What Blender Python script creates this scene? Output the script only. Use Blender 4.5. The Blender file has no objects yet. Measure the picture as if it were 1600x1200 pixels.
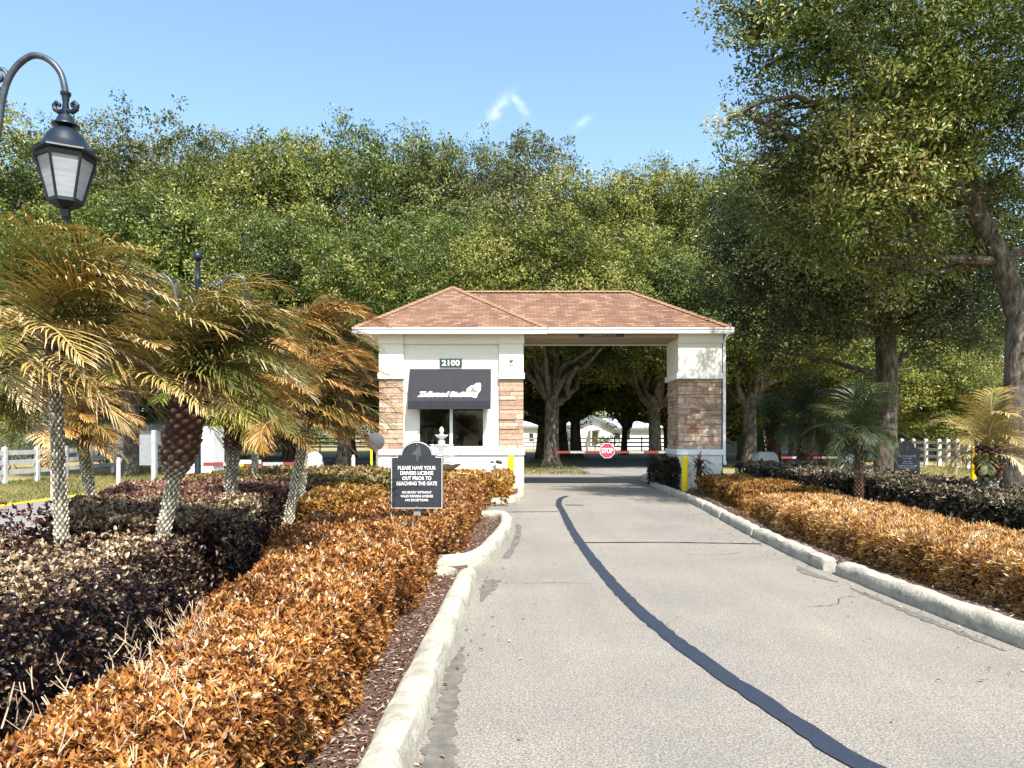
import bpy, math, random
import numpy as np
from mathutils import Vector, Matrix
rng = np.random.default_rng(11)
random.seed(5)
R = math.radians
PI = math.pi
sc = bpy.context.scene
COL = sc.collection
F = 1155.0          # focal length of the photograph in its own pixels
EYE = 1.5
HOR = 680.0
def PX(x, y): return (x - 800.0) * y / F            # world X of photo column x at distance y
def PZ(v, y): return EYE + (HOR - v) * y / F        # world Z of photo row v at distance y

# ------------------------------------------------------------------ materials
def new_mat(name):
    m = bpy.data.materials.new(name); m.use_nodes = True
    nt = m.node_tree; nt.nodes.clear()
    out = nt.nodes.new('ShaderNodeOutputMaterial')
    return m, nt, out
def N(nt, typ, **kw):
    n = nt.nodes.new(typ)
    for k, v in kw.items():
        if k in n.inputs: n.inputs[k].default_value = v
        else: setattr(n, k, v)
    return n
def ramp(nt, fac, stops, interp='LINEAR'):
    r = nt.nodes.new('ShaderNodeValToRGB'); r.color_ramp.interpolation = interp
    e = r.color_ramp.elements
    while len(e) < len(stops): e.new(0.5)
    for i, (p, c) in enumerate(stops):
        e[i].position = p; e[i].color = (c[0], c[1], c[2], 1)
    nt.links.new(fac, r.inputs[0]); return r.outputs[0]
def coords(nt, kind='Object'):
    return nt.nodes.new('ShaderNodeTexCoord').outputs[kind]
def noise(nt, vec, scale, detail=4, rough=.6):
    n = N(nt, 'ShaderNodeTexNoise'); n.inputs['Scale'].default_value = scale
    n.inputs['Detail'].default_value = detail; n.inputs['Roughness'].default_value = rough
    nt.links.new(vec, n.inputs['Vector']); return n.outputs['Fac']
def mixc(nt, f, a, b, mode='MIX'):
    m = nt.nodes.new('ShaderNodeMix'); m.data_type = 'RGBA'; m.blend_type = mode
    for s, v in ((m.inputs[0], f), (m.inputs[6], a), (m.inputs[7], b)):
        if hasattr(v, 'is_output') or isinstance(v, bpy.types.NodeSocket): nt.links.new(v, s)
        elif isinstance(v, (int, float)): s.default_value = v
        else: s.default_value = (v[0], v[1], v[2], 1)
    return m.outputs[2]
def bump(nt, h, strength, dist=.01):
    b = nt.nodes.new('ShaderNodeBump'); b.inputs['Strength'].default_value = strength
    b.inputs['Distance'].default_value = dist; nt.links.new(h, b.inputs['Height']); return b.outputs[0]
def surf(name, a, b=None, scale=8, rough=.6, bmp=0, bscale=None, spec=.3, metal=0, detail=5, dist=.01, dirt=None):
    m, nt, out = new_mat(name); p = nt.nodes.new('ShaderNodeBsdfPrincipled')
    p.inputs['Roughness'].default_value = rough; p.inputs['Metallic'].default_value = metal
    p.inputs['Specular IOR Level'].default_value = spec
    co = coords(nt)
    b = b or tuple(c * .82 for c in a)
    c = ramp(nt, noise(nt, co, scale, detail), [(.32, b), (.66, a)])
    if dirt:
        c = mixc(nt, ramp(nt, noise(nt, co, dirt[1], 6, .7), [(.5, (0, 0, 0)), (.72, (1, 1, 1))]), c, dirt[0])
    nt.links.new(c, p.inputs['Base Color'])
    if bmp: nt.links.new(bump(nt, noise(nt, co, bscale or scale * 4, 5), bmp, dist), p.inputs['Normal'])
    nt.links.new(p.outputs[0], out.inputs[0]); return m
def leafmat(name, stops, trans=.3, rough=.5, spec=.35, patch=None, tint=None):
    m, nt, out = new_mat(name)
    at = N(nt, 'ShaderNodeAttribute', attribute_name='rnd')
    c = ramp(nt, at.outputs['Fac'], stops)
    if patch:
        c = mixc(nt, ramp(nt, noise(nt, coords(nt), patch[1], 3), [(.42, (0, 0, 0)), (.62, (1, 1, 1))]), c, patch[0], 'MULTIPLY')
    p = nt.nodes.new('ShaderNodeBsdfPrincipled')
    p.inputs['Roughness'].default_value = rough; p.inputs['Specular IOR Level'].default_value = spec
    nt.links.new(c, p.inputs['Base Color'])
    t = nt.nodes.new('ShaderNodeBsdfTranslucent')
    nt.links.new(mixc(nt, 1.0, c, tint or (1.1, 1.15, .6), 'MULTIPLY'), t.inputs[0])
    mx = nt.nodes.new('ShaderNodeMixShader'); mx.inputs[0].default_value = trans
    nt.links.new(p.outputs[0], mx.inputs[1]); nt.links.new(t.outputs[0], mx.inputs[2])
    nt.links.new(mx.outputs[0], out.inputs[0]); return m

M = {}
M['stucco'] = surf('stucco', (.80, .76, .66), (.76, .71, .61), 3, .85, .25, 120, dist=.004)
M['trim'] = surf('white_trim', (.84, .83, .80), (.80, .79, .76), 4, .6, .1, 60, dist=.003)
M['gutter'] = surf('gutter_paint', (.86, .86, .85), (.80, .80, .79), 5, .35, spec=.5)
M['taupe'] = surf('taupe_paint', (.36, .27, .19), (.32, .24, .165), 3, .8)
M['black'] = surf('black_paint', (.018, .02, .024), (.012, .013, .016), 10, .4, spec=.5)
M['awning'] = surf('awning_canvas', (.028, .028, .034), (.022, .022, .028), 5, .8, .2, 250, dist=.003)
M['signface'] = surf('sign_face', (.030, .033, .042), (.022, .025, .033), 6, .42, spec=.45)
M['white'] = surf('white_paint', (.82, .82, .81), (.74, .74, .73), 6, .5)
M['whitesign'] = surf('sign_lettering', (.85, .85, .85), (.8, .8, .8), 6, .5)
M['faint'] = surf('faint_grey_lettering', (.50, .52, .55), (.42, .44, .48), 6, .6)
M['letgrey'] = surf('script_grey', (.16, .17, .19), (.13, .14, .16), 6, .6)
M['ornament'] = surf('worn_ornament', (.085, .09, .105), (.05, .053, .065), 30, .6)
M['yellow'] = surf('yellow_paint', (.85, .62, .01), (.78, .52, .01), 5, .45)
M['red'] = surf('shaded_red_paint', (.26, .045, .045), (.20, .04, .035), 5, .45)  # arm red darkened in the colour in place of tree shade
M['stopred'] = surf('faded_stop_red', (.42, .055, .095), (.36, .045, .08), 9, .45)
M['shadedwhite'] = surf('shaded_white_paint', (.40, .40, .40), (.3, .3, .3), 6, .5)  # white with shade put into its colour, for barrier arms and panel post
M['pink'] = surf('faded_pink_plastic', (.75, .36, .36), (.78, .62, .60), 3, .5)
M['grey'] = surf('galvanised_grey', (.30, .31, .33), (.23, .24, .26), 20, .5, metal=.2)
M['disc'] = surf('grey_disc', (.085, .085, .095), (.07, .07, .08), 20, .6)
M['lampmetal'] = surf('lamp_metal', (.008, .016, .026), (.005, .010, .017), 14, .42, .15, 70, spec=.4, dist=.002)
M['armgrey'] = surf('weathered_lamp_arm', (.075, .09, .105), (.035, .045, .055), 18, .4, .1, 60, spec=.6, metal=.3)
M['kerb'] = surf('kerb_concrete', (.43, .40, .32), (.34, .315, .25), 6, .85, .8, 22, dist=.02, dirt=((.20, .18, .145), 4))
M['concrete'] = surf('concrete', (.55, .53, .48), (.46, .44, .40), 3, .85, .3, 40)
M['fountain'] = surf('cast_stone', (.74, .73, .70), (.62, .61, .58), 6, .8, .3, 50)
M['fence'] = surf('weathered_white_board', (.58, .58, .57), (.46, .46, .45), 4, .7)
M['darkfence'] = surf('grey_board', (.33, .31, .29), (.25, .23, .21), 4, .8)
M['siding'] = surf('pale_siding', (.78, .80, .82), (.72, .74, .77), 2, .7)
M['metalroof'] = surf('white_metal_roof', (.80, .80, .80), (.72, .72, .72), 2, .5)
M['fascia'] = surf('slate_fascia', (.20, .24, .27), (.16, .2, .22), 2, .6)
M['darkglass'] = surf('dark_glass', (.02, .025, .03), (.03, .035, .04), 2, .08, spec=.8)
M['teal'] = surf('teal_paint', (.04, .26, .30), (.03, .22, .26), 3, .3)
M['rubber'] = surf('tyre_rubber', (.02, .02, .02), None, 9, .8)
M['room'] = surf('booth_room_wall', (.30, .24, .17), (.24, .19, .13), 2, .8)
M['blind'] = surf('blind_slat', (.50, .42, .30), (.44, .37, .26), 4, .6)
M['brown'] = surf('picture_brown', (.35, .22, .10), (.75, .66, .50), 9, .6)
M['brass'] = surf('emblem_brown', (.22, .13, .06), (.12, .08, .05), 30, .6)
M['core'] = surf('hedge_filler', (.035, .022, .014), (.018, .011, .008), 30, .95, .8, 60)  # for the added hull that blocks light inside hedges, not real twigs
M['darkcore'] = surf('dark_hedge_filler', (.016, .011, .011), (.008, .006, .006), 30, .95, .8, 60)  # darker version for the light-blocking hull in the dark hedges
M['twig'] = surf('bleached_twig', (.60, .47, .32), (.40, .28, .17), 20, .8)
def barkmat(name, lo_, mid, hi_):
    m, nt, out = new_mat(name); p = nt.nodes.new('ShaderNodeBsdfPrincipled'); co = coords(nt)
    mp = nt.nodes.new('ShaderNodeMapping'); mp.inputs['Scale'].default_value = (1, 1, .28); nt.links.new(co, mp.inputs[0])
    r1 = noise(nt, mp.outputs[0], 11, 6, .65)
    c = ramp(nt, r1, [(.36, lo_), (.5, mid), (.66, hi_)])
    c = mixc(nt, 1.0, c, ramp(nt, noise(nt, co, 1.6, 5, .7), [(.35, (.62, .62, .62)), (.65, (1.25, 1.25, 1.2))]), 'MULTIPLY')
    nt.links.new(c, p.inputs['Base Color']); p.inputs['Roughness'].default_value = .95
    nt.links.new(bump(nt, r1, 1.0, .07), p.inputs['Normal']); nt.links.new(p.outputs[0], out.inputs[0]); return m
M['bark'] = barkmat('oak_bark', (.035, .028, .022), (.10, .082, .063), (.22, .185, .145))
def asphalt(name, base, lo, hi, seed=0):
    m, nt, out = new_mat(name); p = nt.nodes.new('ShaderNodeBsdfPrincipled')
    co = coords(nt)
    fine = noise(nt, co, 85, 3, .8)
    c = ramp(nt, fine, [(.30, lo), (.48, base), (.62, hi)])
    big = noise(nt, co, .55, 5, .6)
    c = mixc(nt, 1.0, c, ramp(nt, big, [(.3, (.82, .82, .84)), (.7, (1.12, 1.08, 1.0))]), 'MULTIPLY')
    mp = nt.nodes.new('ShaderNodeMapping'); mp.inputs['Scale'].default_value = (1.6, .12, 1); nt.links.new(co, mp.inputs[0])
    c = mixc(nt, ramp(nt, noise(nt, mp.outputs[0], 1.0, 4), [(.45, (0, 0, 0)), (.75, (.35, .35, .35))]), c, tuple(v * .72 for v in base))
    mp2 = nt.nodes.new('ShaderNodeMapping'); mp2.inputs['Scale'].default_value = (1.3, 2.0, 1); nt.links.new(co, mp2.inputs[0])
    c = mixc(nt, ramp(nt, noise(nt, mp2.outputs[0], 1.7, 5, .7), [(.64, (0, 0, 0)), (.76, (.5, .5, .5))]), c, tuple(v * .5 for v in base))
    nt.links.new(c, p.inputs['Base Color']); p.inputs['Roughness'].default_value = .9
    p.inputs['Specular IOR Level'].default_value = .2
    nt.links.new(bump(nt, fine, .5, .006), p.inputs['Normal'])
    nt.links.new(p.outputs[0], out.inputs[0]); return m
M['drive'] = asphalt('worn_light_asphalt', (.195, .179, .155), (.075, .069, .06), (.35, .325, .285))
M['road'] = asphalt('grey_asphalt', (.23, .22, .215), (.15, .145, .14), (.30, .29, .28))
M['tar'] = surf('bitumen', (.026, .034, .052), (.02, .026, .04), 30, .65, .5, 160, spec=.35, dist=.004)
M['stain'] = surf('dirt_stain', (.10, .09, .075), (.165, .15, .128), 14, .95, .4, 80)

def ground_mat():
    m, nt, out = new_mat('winter_lawn'); p = nt.nodes.new('ShaderNodeBsdfPrincipled'); co = coords(nt)
    a = ramp(nt, noise(nt, co, 30, 5, .8), [(.3, (.10, .085, .03)), (.5, (.30, .24, .10)), (.7, (.46, .37, .17))])
    g = ramp(nt, noise(nt, co, 28, 5, .8), [(.3, (.035, .05, .012)), (.6, (.11, .14, .035))])
    c = mixc(nt, ramp(nt, noise(nt, co, .35, 4), [(.52, (0, 0, 0)), (.72, (1, 1, 1))]), a, g)
    nt.links.new(c, p.inputs['Base Color']); p.inputs['Roughness'].default_value = .95
    nt.links.new(bump(nt, noise(nt, co, 40, 4), .8, .03), p.inputs['Normal'])
    nt.links.new(p.outputs[0], out.inputs[0]); return m
M['lawn'] = ground_mat()
M['mulch'] = surf('bark_mulch', (.17, .10, .07), (.055, .032, .024), 22, .95, 1.0, 45, dist=.03)
M['grassblade'] = leafmat('grass_blade', [(0, (.06, .09, .02)), (.5, (.16, .17, .05)), (1, (.42, .34, .15))], .3)
M['chip'] = leafmat('mulch_chip', [(0, (.05, .03, .022)), (.5, (.17, .10, .07)), (.8, (.30, .20, .15)), (1, (.58, .46, .36))], 0.0, .8, .1)
M['orange'] = leafmat('frosted_orange_leaf', [(0, (0.048, 0.017, 0.009)), (.24, (0.180, 0.065, 0.020)), (.5, (0.370, 0.150, 0.033)), (.78, (0.532, 0.261, 0.070)), (.93, (0.703, 0.475, 0.220)), (1, (0.741, 0.608, 0.420))], .22, .6, .2, ((.62, .55, .55), 2.2), (1.2, .8, .5))
M['golden'] = leafmat('golden_frosted_leaf', [(0, (.06, .024, .010)), (.24, (.22, .09, .022)), (.5, (.43, .205, .045)), (.76, (.60, .35, .10)), (.92, (.74, .52, .24)), (1, (.80, .68, .46))], .18, .6, .2, ((.62, .55, .55), 2.2), (1.2, .85, .5))
M['ochre'] = leafmat('ochre_leaf', [(0, (.09, .035, .012)), (.3, (.30, .14, .025)), (.6, (.50, .27, .05)), (.9, (.66, .44, .14)), (1, (.75, .60, .35))], .28, .45, .35, ((.6, .55, .5), 2.0), (1.2, .9, .5))
M['purple'] = leafmat('purple_leaf', [(0, (0.015, 0.007, 0.008)), (.35, (0.040, 0.014, 0.016)), (.55, (0.100, 0.053, 0.030)), (.78, (0.300, 0.198, 0.090)), (1, (.52, .43, .27))], .15, .38, .5, ((.6, .5, .5), 1.6), (1.1, .8, .7))
M['pinkleaf'] = leafmat('pinkish_leaf', [(0, (.04, .014, .014)), (.4, (.15, .058, .045)), (.75, (.32, .17, .11)), (1, (.60, .44, .30))], .2, .4, .4, ((.6, .5, .5), 1.6), (1.1, .8, .7))
M['olivehedge'] = leafmat('olive_brown_leaf', [(0, (.03, .022, .008)), (.4, (.14, .10, .03)), (.75, (.30, .19, .06)), (1, (.55, .42, .2))], .22, .45, .35, ((.55, .55, .5), 1.8))
M['darkhedge'] = leafmat('dark_hedge_leaf', [(0, (.012, .012, .007)), (.45, (.045, .038, .020)), (.75, (.15, .11, .06)), (1, (.40, .31, .20))], .12, .4, .45, ((.6, .6, .6), 1.8))
M['oakleaf'] = leafmat('oak_leaf', [(0, (0.030, 0.048, 0.006)), (.35, (0.086, 0.118, 0.014)), (.7, (0.162, 0.193, 0.027)), (.92, (0.281, 0.288, 0.059)), (1, (0.408, 0.365, 0.111))], .17, .42, .45, ((.46, .54, .42), .35))  # patch colour paints shaded gaps into the crown, also in the next two
M['oakleaf2'] = leafmat('yellow_oak_leaf', [(0, (0.051, 0.061, 0.008)), (.35, (0.128, 0.144, 0.018)), (.7, (0.230, 0.231, 0.036)), (.92, (0.340, 0.313, 0.072)), (1, (0.443, 0.384, 0.131))], .17, .42, .45, ((.50, .58, .44), .35))
M['oakleafdull'] = leafmat('dull_oak_leaf', [(0, (0.043, 0.052, 0.013)), (.35, (0.107, 0.122, 0.031)), (.7, (0.188, 0.193, 0.056)), (.92, (0.290, 0.270, 0.092)), (1, (0.408, 0.365, 0.164))], .17, .45, .4, ((.52, .58, .48), .35))
M['oaknear'] = leafmat('near_oak_leaf', [(0, (0.030, 0.054, 0.011)), (.4, (0.098, 0.137, 0.022)), (.72, (0.218, 0.246, 0.046)), (.92, (0.391, 0.370, 0.110)), (1, (0.598, 0.493, 0.220))], .20, .42, .42, ((.78, .78, .7), .6))
M['oakshaded'] = leafmat('shaded_oak_leaf', [(0, (0.017, 0.029, 0.009)), (.4, (0.047, 0.066, 0.015)), (.75, (0.093, 0.115, 0.027)), (.94, (0.170, 0.170, 0.060)), (1, (0.289, 0.255, 0.128))], .14, .36, .5, ((.75, .8, .75), .6))  # leaf colour darkened to stand in for shade on the upright oak's crown
M['shrubyellow'] = leafmat('yellow_shrub_leaf', [(0, (.10, .11, .01)), (.5, (.30, .29, .03)), (1, (.60, .50, .08))], .35)
M['shrubgrey'] = leafmat('grey_green_leaf', [(0, (.05, .07, .04)), (.5, (.13, .17, .10)), (1, (.28, .31, .20))], .3)
M['frond'] = leafmat('palm_leaflet', [(0, (.022, .030, .009)), (.28, (.115, .125, .028)), (.5, (.27, .205, .055)), (.76, (.50, .33, .11)), (1, (.76, .62, .36))], .12, .42, .35, None, (1.15, 1.0, .6))
M['frondorange'] = leafmat('orange_palm_leaflet', [(0, (.03, .035, .010)), (.28, (.12, .11, .026)), (.5, (.33, .18, .04)), (.76, (.58, .30, .075)), (1, (.76, .54, .26))], .12, .42, .35, None, (1.2, .9, .5))
M['frondgreen'] = leafmat('green_palm_leaflet', [(0, (.05, .09, .012)), (.4, (.16, .22, .03)), (.7, (.32, .32, .06)), (1, (.60, .46, .16))], .32, .42, .35)
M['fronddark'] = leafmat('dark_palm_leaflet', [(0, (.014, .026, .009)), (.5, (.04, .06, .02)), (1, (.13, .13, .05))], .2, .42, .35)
M['dracaena'] = leafmat('brown_strap_leaf', [(0, (.04, .015, .015)), (.6, (.14, .07, .05)), (1, (.34, .22, .14))], .2)

def glass_mat():
    m, nt, out = new_mat('window_glass')
    g = nt.nodes.new('ShaderNodeBsdfGlossy'); g.inputs['Roughness'].default_value = .02
    t = nt.nodes.new('ShaderNodeBsdfTransparent'); t.inputs[0].default_value = (.55, .57, .58, 1)
    f = nt.nodes.new('ShaderNodeFresnel'); f.inputs[0].default_value = 1.5
    mx = nt.nodes.new('ShaderNodeMixShader'); nt.links.new(f.outputs[0], mx.inputs[0])
    nt.links.new(t.outputs[0], mx.inputs[1]); nt.links.new(g.outputs[0], mx.inputs[2]); nt.links.new(mx.outputs[0], out.inputs[0]); return m
M['glass'] = glass_mat()
def frost_mat():
    m, nt, out = new_mat('frosted_lamp_glass')
    p = nt.nodes.new('ShaderNodeBsdfPrincipled'); p.inputs['Roughness'].default_value = .25
    co = coords(nt); mp = nt.nodes.new('ShaderNodeMapping'); mp.inputs['Scale'].default_value = (2, 2, 26); nt.links.new(co, mp.inputs[0])
    nt.links.new(ramp(nt, noise(nt, mp.outputs[0], 1.2, 2), [(.3, (.40, .42, .46)), (.7, (.60, .62, .66))]), p.inputs['Base Color'])
    t = nt.nodes.new('ShaderNodeBsdfTranslucent'); t.inputs[0].default_value = (.7, .72, .74, 1)
    mx = nt.nodes.new('ShaderNodeMixShader'); mx.inputs[0].default_value = .45
    nt.links.new(p.outputs[0], mx.inputs[1]); nt.links.new(t.outputs[0], mx.inputs[2]); nt.links.new(mx.outputs[0], out.inputs[0]); return m
M['frost'] = frost_mat()
def shingle_mat():
    m, nt, out = new_mat('brown_shingles'); p = nt.nodes.new('ShaderNodeBsdfPrincipled')
    uv = coords(nt, 'UV')
    br = nt.nodes.new('ShaderNodeTexBrick'); nt.links.new(uv, br.inputs['Vector'])
    br.inputs['Scale'].default_value = 1.0; br.inputs['Brick Width'].default_value = .22; br.inputs['Row Height'].default_value = .105
    br.inputs['Mortar Size'].default_value = .007; br.inputs['Mortar Smooth'].default_value = .2; br.inputs['Bias'].default_value = 0
    br.inputs['Color1'].default_value = (0, 0, 0, 1); br.inputs['Color2'].default_value = (1, 1, 1, 1); br.inputs['Mortar'].default_value = (.4, .4, .4, 1)
    c = ramp(nt, br.outputs['Color'], [(0, (.145, .074, .043)), (.35, (.178, .092, .054)), (.7, (.218, .118, .071)), (1, (.285, .168, .108))])
    c = mixc(nt, br.outputs['Fac'], c, (.09, .05, .035))
    c = mixc(nt, 1.0, c, ramp(nt, noise(nt, coords(nt), 1.1, 5), [(.3, (.75, .75, .76)), (.7, (1.12, 1.1, 1.05))]), 'MULTIPLY')
    c = mixc(nt, 1.0, c, ramp(nt, noise(nt, coords(nt), 60, 3, .8), [(.3, (.78, .78, .78)), (.7, (1.15, 1.15, 1.15))]), 'MULTIPLY')
    nt.links.new(c, p.inputs['Base Color']); p.inputs['Roughness'].default_value = .92
    iv = nt.nodes.new('ShaderNodeMath'); iv.operation = 'SUBTRACT'; iv.inputs[0].default_value = 1; nt.links.new(br.outputs['Fac'], iv.inputs[1])
    nt.links.new(bump(nt, iv.outputs[0], .8, .012), p.inputs['Normal'])
    nt.links.new(p.outputs[0], out.inputs[0]); return m
M['shingle'] = shingle_mat()
M['ridgecap'] = surf('ridge_cap_shingle', (.28, .17, .10), (.20, .115, .065), 6, .9, .4, 50)
def stone_mat():
    m, nt, out = new_mat('ledge_stone'); p = nt.nodes.new('ShaderNodeBsdfPrincipled')
    at = N(nt, 'ShaderNodeAttribute', attribute_name='rnd')
    c = ramp(nt, at.outputs['Fac'], [(0, (.30, .18, .125)), (.3, (.40, .275, .20)), (.6, (.47, .345, .255)), (.85, (.54, .425, .325)), (1, (.58, .48, .38))])
    c = mixc(nt, 1.0, c, ramp(nt, noise(nt, coords(nt), 9, 6, .7), [(.3, (.72, .68, .66)), (.7, (1.15, 1.12, 1.08))]), 'MULTIPLY')
    nt.links.new(c, p.inputs['Base Color']); p.inputs['Roughness'].default_value = .92
    nt.links.new(bump(nt, noise(nt, coords(nt), 16, 7, .7), .9, .02), p.inputs['Normal'])
    nt.links.new(p.outputs[0], out.inputs[0]); return m
M['stone'] = stone_mat()
M['joint'] = surf('stone_joint', (.16, .11, .08), (.11, .08, .06), 20, .95)
def palmbark():
    m, nt, out = new_mat('palm_trunk_bark'); p = nt.nodes.new('ShaderNodeBsdfPrincipled')
    at = N(nt, 'ShaderNodeAttribute', attribute_name='rnd'); hh = N(nt, 'ShaderNodeAttribute', attribute_name='boot')
    lo = ramp(nt, at.outputs['Fac'], [(0, (.06, .05, .035)), (.35, (.20, .17, .12)), (.65, (.52, .48, .36)), (1, (.72, .68, .54))])
    up = ramp(nt, at.outputs['Fac'], [(0, (.016, .008, .006)), (.45, (.075, .032, .02)), (.8, (.22, .10, .055)), (1, (.46, .27, .15))])
    c = mixc(nt, hh.outputs['Fac'], lo, up)
    c = mixc(nt, 1.0, c, ramp(nt, noise(nt, coords(nt), 25, 5, .7), [(.3, (.65, .65, .65)), (.7, (1.2, 1.2, 1.2))]), 'MULTIPLY')
    nt.links.new(c, p.inputs['Base Color']); p.inputs['Roughness'].default_value = .9
    nt.links.new(bump(nt, noise(nt, coords(nt), 60, 5), .6, .006), p.inputs['Normal'])
    nt.links.new(p.outputs[0], out.inputs[0]); return m
M['palmbark'] = palmbark()

# ------------------------------------------------------------------ objects and tags
def tag(o, label=None, cat=None, group=None, kind=None):
    if label: o['label'] = label
    if cat: o['category'] = cat
    if group: o['group'] = group
    if kind: o['kind'] = kind
    return o
def empty(name, loc=(0, 0, 0), label=None, cat=None, group=None, rz=0):
    o = bpy.data.objects.new(name, None); COL.objects.link(o)
    o.location = loc; o.rotation_euler = (0, 0, rz); o.empty_display_size = .2
    return tag(o, label, cat, group)
def link(name, me, parent=None):
    o = bpy.data.objects.new(name, me); COL.objects.link(o)
    if parent: o.parent = parent
    return o
def copy_tree(root, loc, rz=None, label=None, scale=None):
    def cp(o, par):
        c = o.copy(); COL.objects.link(c)
        if par: c.parent = par
        for ch in o.children: cp(ch, c)
        return c
    r = cp(root, None); r.location = loc
    if rz is not None: r.rotation_euler = (0, 0, rz)
    if scale: r.scale = scale
    if label: r['label'] = label
    return r
def arr_mesh(name, verts, tris, mat, attrs=None, smooth=False):
    verts = np.asarray(verts, np.float32); tris = np.asarray(tris, np.int32)
    me = bpy.data.meshes.new(name); n, m = len(verts), len(tris)
    me.vertices.add(n); me.vertices.foreach_set('co', verts.ravel())
    me.loops.add(3 * m); me.loops.foreach_set('vertex_index', tris.ravel())
    me.polygons.add(m); me.polygons.foreach_set('loop_start', np.arange(0, 3 * m, 3, dtype=np.int32))
    if not smooth: me.shade_flat() if False else None
    me.update(calc_edges=True)
    me.polygons.foreach_set('use_smooth', np.full(m, smooth))
    for k, v in (attrs or {}).items():
        me.attributes.new(k, 'FLOAT', 'POINT').data.foreach_set('value', np.asarray(v, np.float32))
    me.materials.append(mat); return me
class MB:
    def __init__(s): s.v = []; s.f = []; s.mi = []; s.r = []; s.uv = []
    def add(s, vs, fs, mi=0, rnd=.5, uvs=None):
        o = len(s.v); s.v += [tuple(v) for v in vs]
        for i, f in enumerate(fs):
            s.f.append(tuple(o + k for k in f)); s.mi.append(mi)
            s.uv.append(uvs[i] if uvs else None)
        s.r += [rnd] * len(vs); return s
    def box(s, x0, x1, y0, y1, z0, z1, mi=0, rnd=.5):
        v = [(x0, y0, z0), (x1, y0, z0), (x1, y1, z0), (x0, y1, z0), (x0, y0, z1), (x1, y0, z1), (x1, y1, z1), (x0, y1, z1)]
        return s.add(v, [(0, 3, 2, 1), (4, 5, 6, 7), (0, 1, 5, 4), (1, 2, 6, 5), (2, 3, 7, 6), (3, 0, 4, 7)], mi, rnd)
    def tube(s, pts, rad, n=8, mi=0, rnd=.5, cap=True, phase=0):
        pts = [Vector(p) for p in pts]; k = len(pts)
        if not hasattr(rad, '__len__'): rad = [rad] * k
        vs = []; ref = None
        for i, p in enumerate(pts):
            t = (pts[min(i + 1, k - 1)] - pts[max(i - 1, 0)]).normalized()
            if ref is None:
                ref = Vector((0, 0, 1)) if abs(t.z) < .9 else Vector((1, 0, 0))
            a = (ref - t * ref.dot(t)); a = a.normalized() if a.length > 1e-6 else t.orthogonal().normalized()
            b = t.cross(a); ref = a
            for j in range(n):
                th = 2 * PI * j / n + phase
                vs.append(p + (a * math.cos(th) + b * math.sin(th)) * rad[i])
        fs = [(i * n + j, i * n + (j + 1) % n, (i + 1) * n + (j + 1) % n, (i + 1) * n + j) for i in range(k - 1) for j in range(n)]
        if cap: fs += [tuple(range(n - 1, -1, -1)), tuple(range((k - 1) * n, k * n))]
        return s.add(vs, fs, mi, rnd)
    def lathe(s, prof, n=24, c=(0, 0, 0), mi=0, phase=0, cap=True, rnd=.5):
        vs = [(c[0] + r * math.cos(2 * PI * j / n + phase), c[1] + r * math.sin(2 * PI * j / n + phase), c[2] + z) for r, z in prof for j in range(n)]
        k = len(prof)
        fs = [(i * n + j, i * n + (j + 1) % n, (i + 1) * n + (j + 1) % n, (i + 1) * n + j) for i in range(k - 1) for j in range(n)]
        if cap: fs += [tuple(range(n - 1, -1, -1)), tuple(range((k - 1) * n, k * n))]
        return s.add(vs, fs, mi, rnd)
    def ball(s, c, r, n=14, mi=0, sz=1):
        m = n // 2
        return s.lathe([(max(r * math.sin(PI * i / m), 1e-4), -r * sz * math.cos(PI * i / m)) for i in range(m + 1)], n, c, mi)
    def prism(s, pts, y0, y1, mi=0, rnd=.5):       # outline in x,z extruded along y
        n = len(pts); vs = [(x, y0, z) for x, z in pts] + [(x, y1, z) for x, z in pts]
        fs = [tuple(range(n)), tuple(range(2 * n - 1, n - 1, -1))] + [(i, i + n, (i + 1) % n + n, (i + 1) % n) for i in range(n)]
        return s.add(vs, fs, mi, rnd)
    def sheet(s, pts, z, mi=0):
        return s.add([(x, y, z) for x, y in pts], [tuple(range(len(pts)))], mi)
    def build(s, name, mats, parent=None, smooth=False, bevel=0, fix=True):
        me = bpy.data.meshes.new(name); me.from_pydata(s.v, [], s.f)
        for m in (mats if isinstance(mats, (list, tuple)) else [mats]): me.materials.append(m)
        me.polygons.foreach_set('material_index', s.mi)
        me.attributes.new('rnd', 'FLOAT', 'POINT').data.foreach_set('value', s.r)
        if any(u is not None for u in s.uv):
            l = me.uv_layers.new(name='UVMap').data
            for p, u in zip(me.polygons, s.uv):
                if u:
                    for k, li in enumerate(p.loop_indices): l[li].uv = u[k]
        if fix:
            import bmesh
            bm = bmesh.new(); bm.from_mesh(me); bmesh.ops.recalc_face_normals(bm, faces=bm.faces); bm.to_mesh(me); bm.free()
        if smooth:
            me.polygons.foreach_set('use_smooth', [True] * len(me.polygons))
            try: me.set_sharp_from_angle(angle=R(40))
            except Exception: pass
        me.update(); o = link(name, me, parent)
        if bevel:
            b = o.modifiers.new('bevel', 'BEVEL'); b.width = bevel; b.segments = 2; b.limit_method = 'ANGLE'
        return o
def structure(o): o['kind'] = 'structure'; return o

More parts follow.
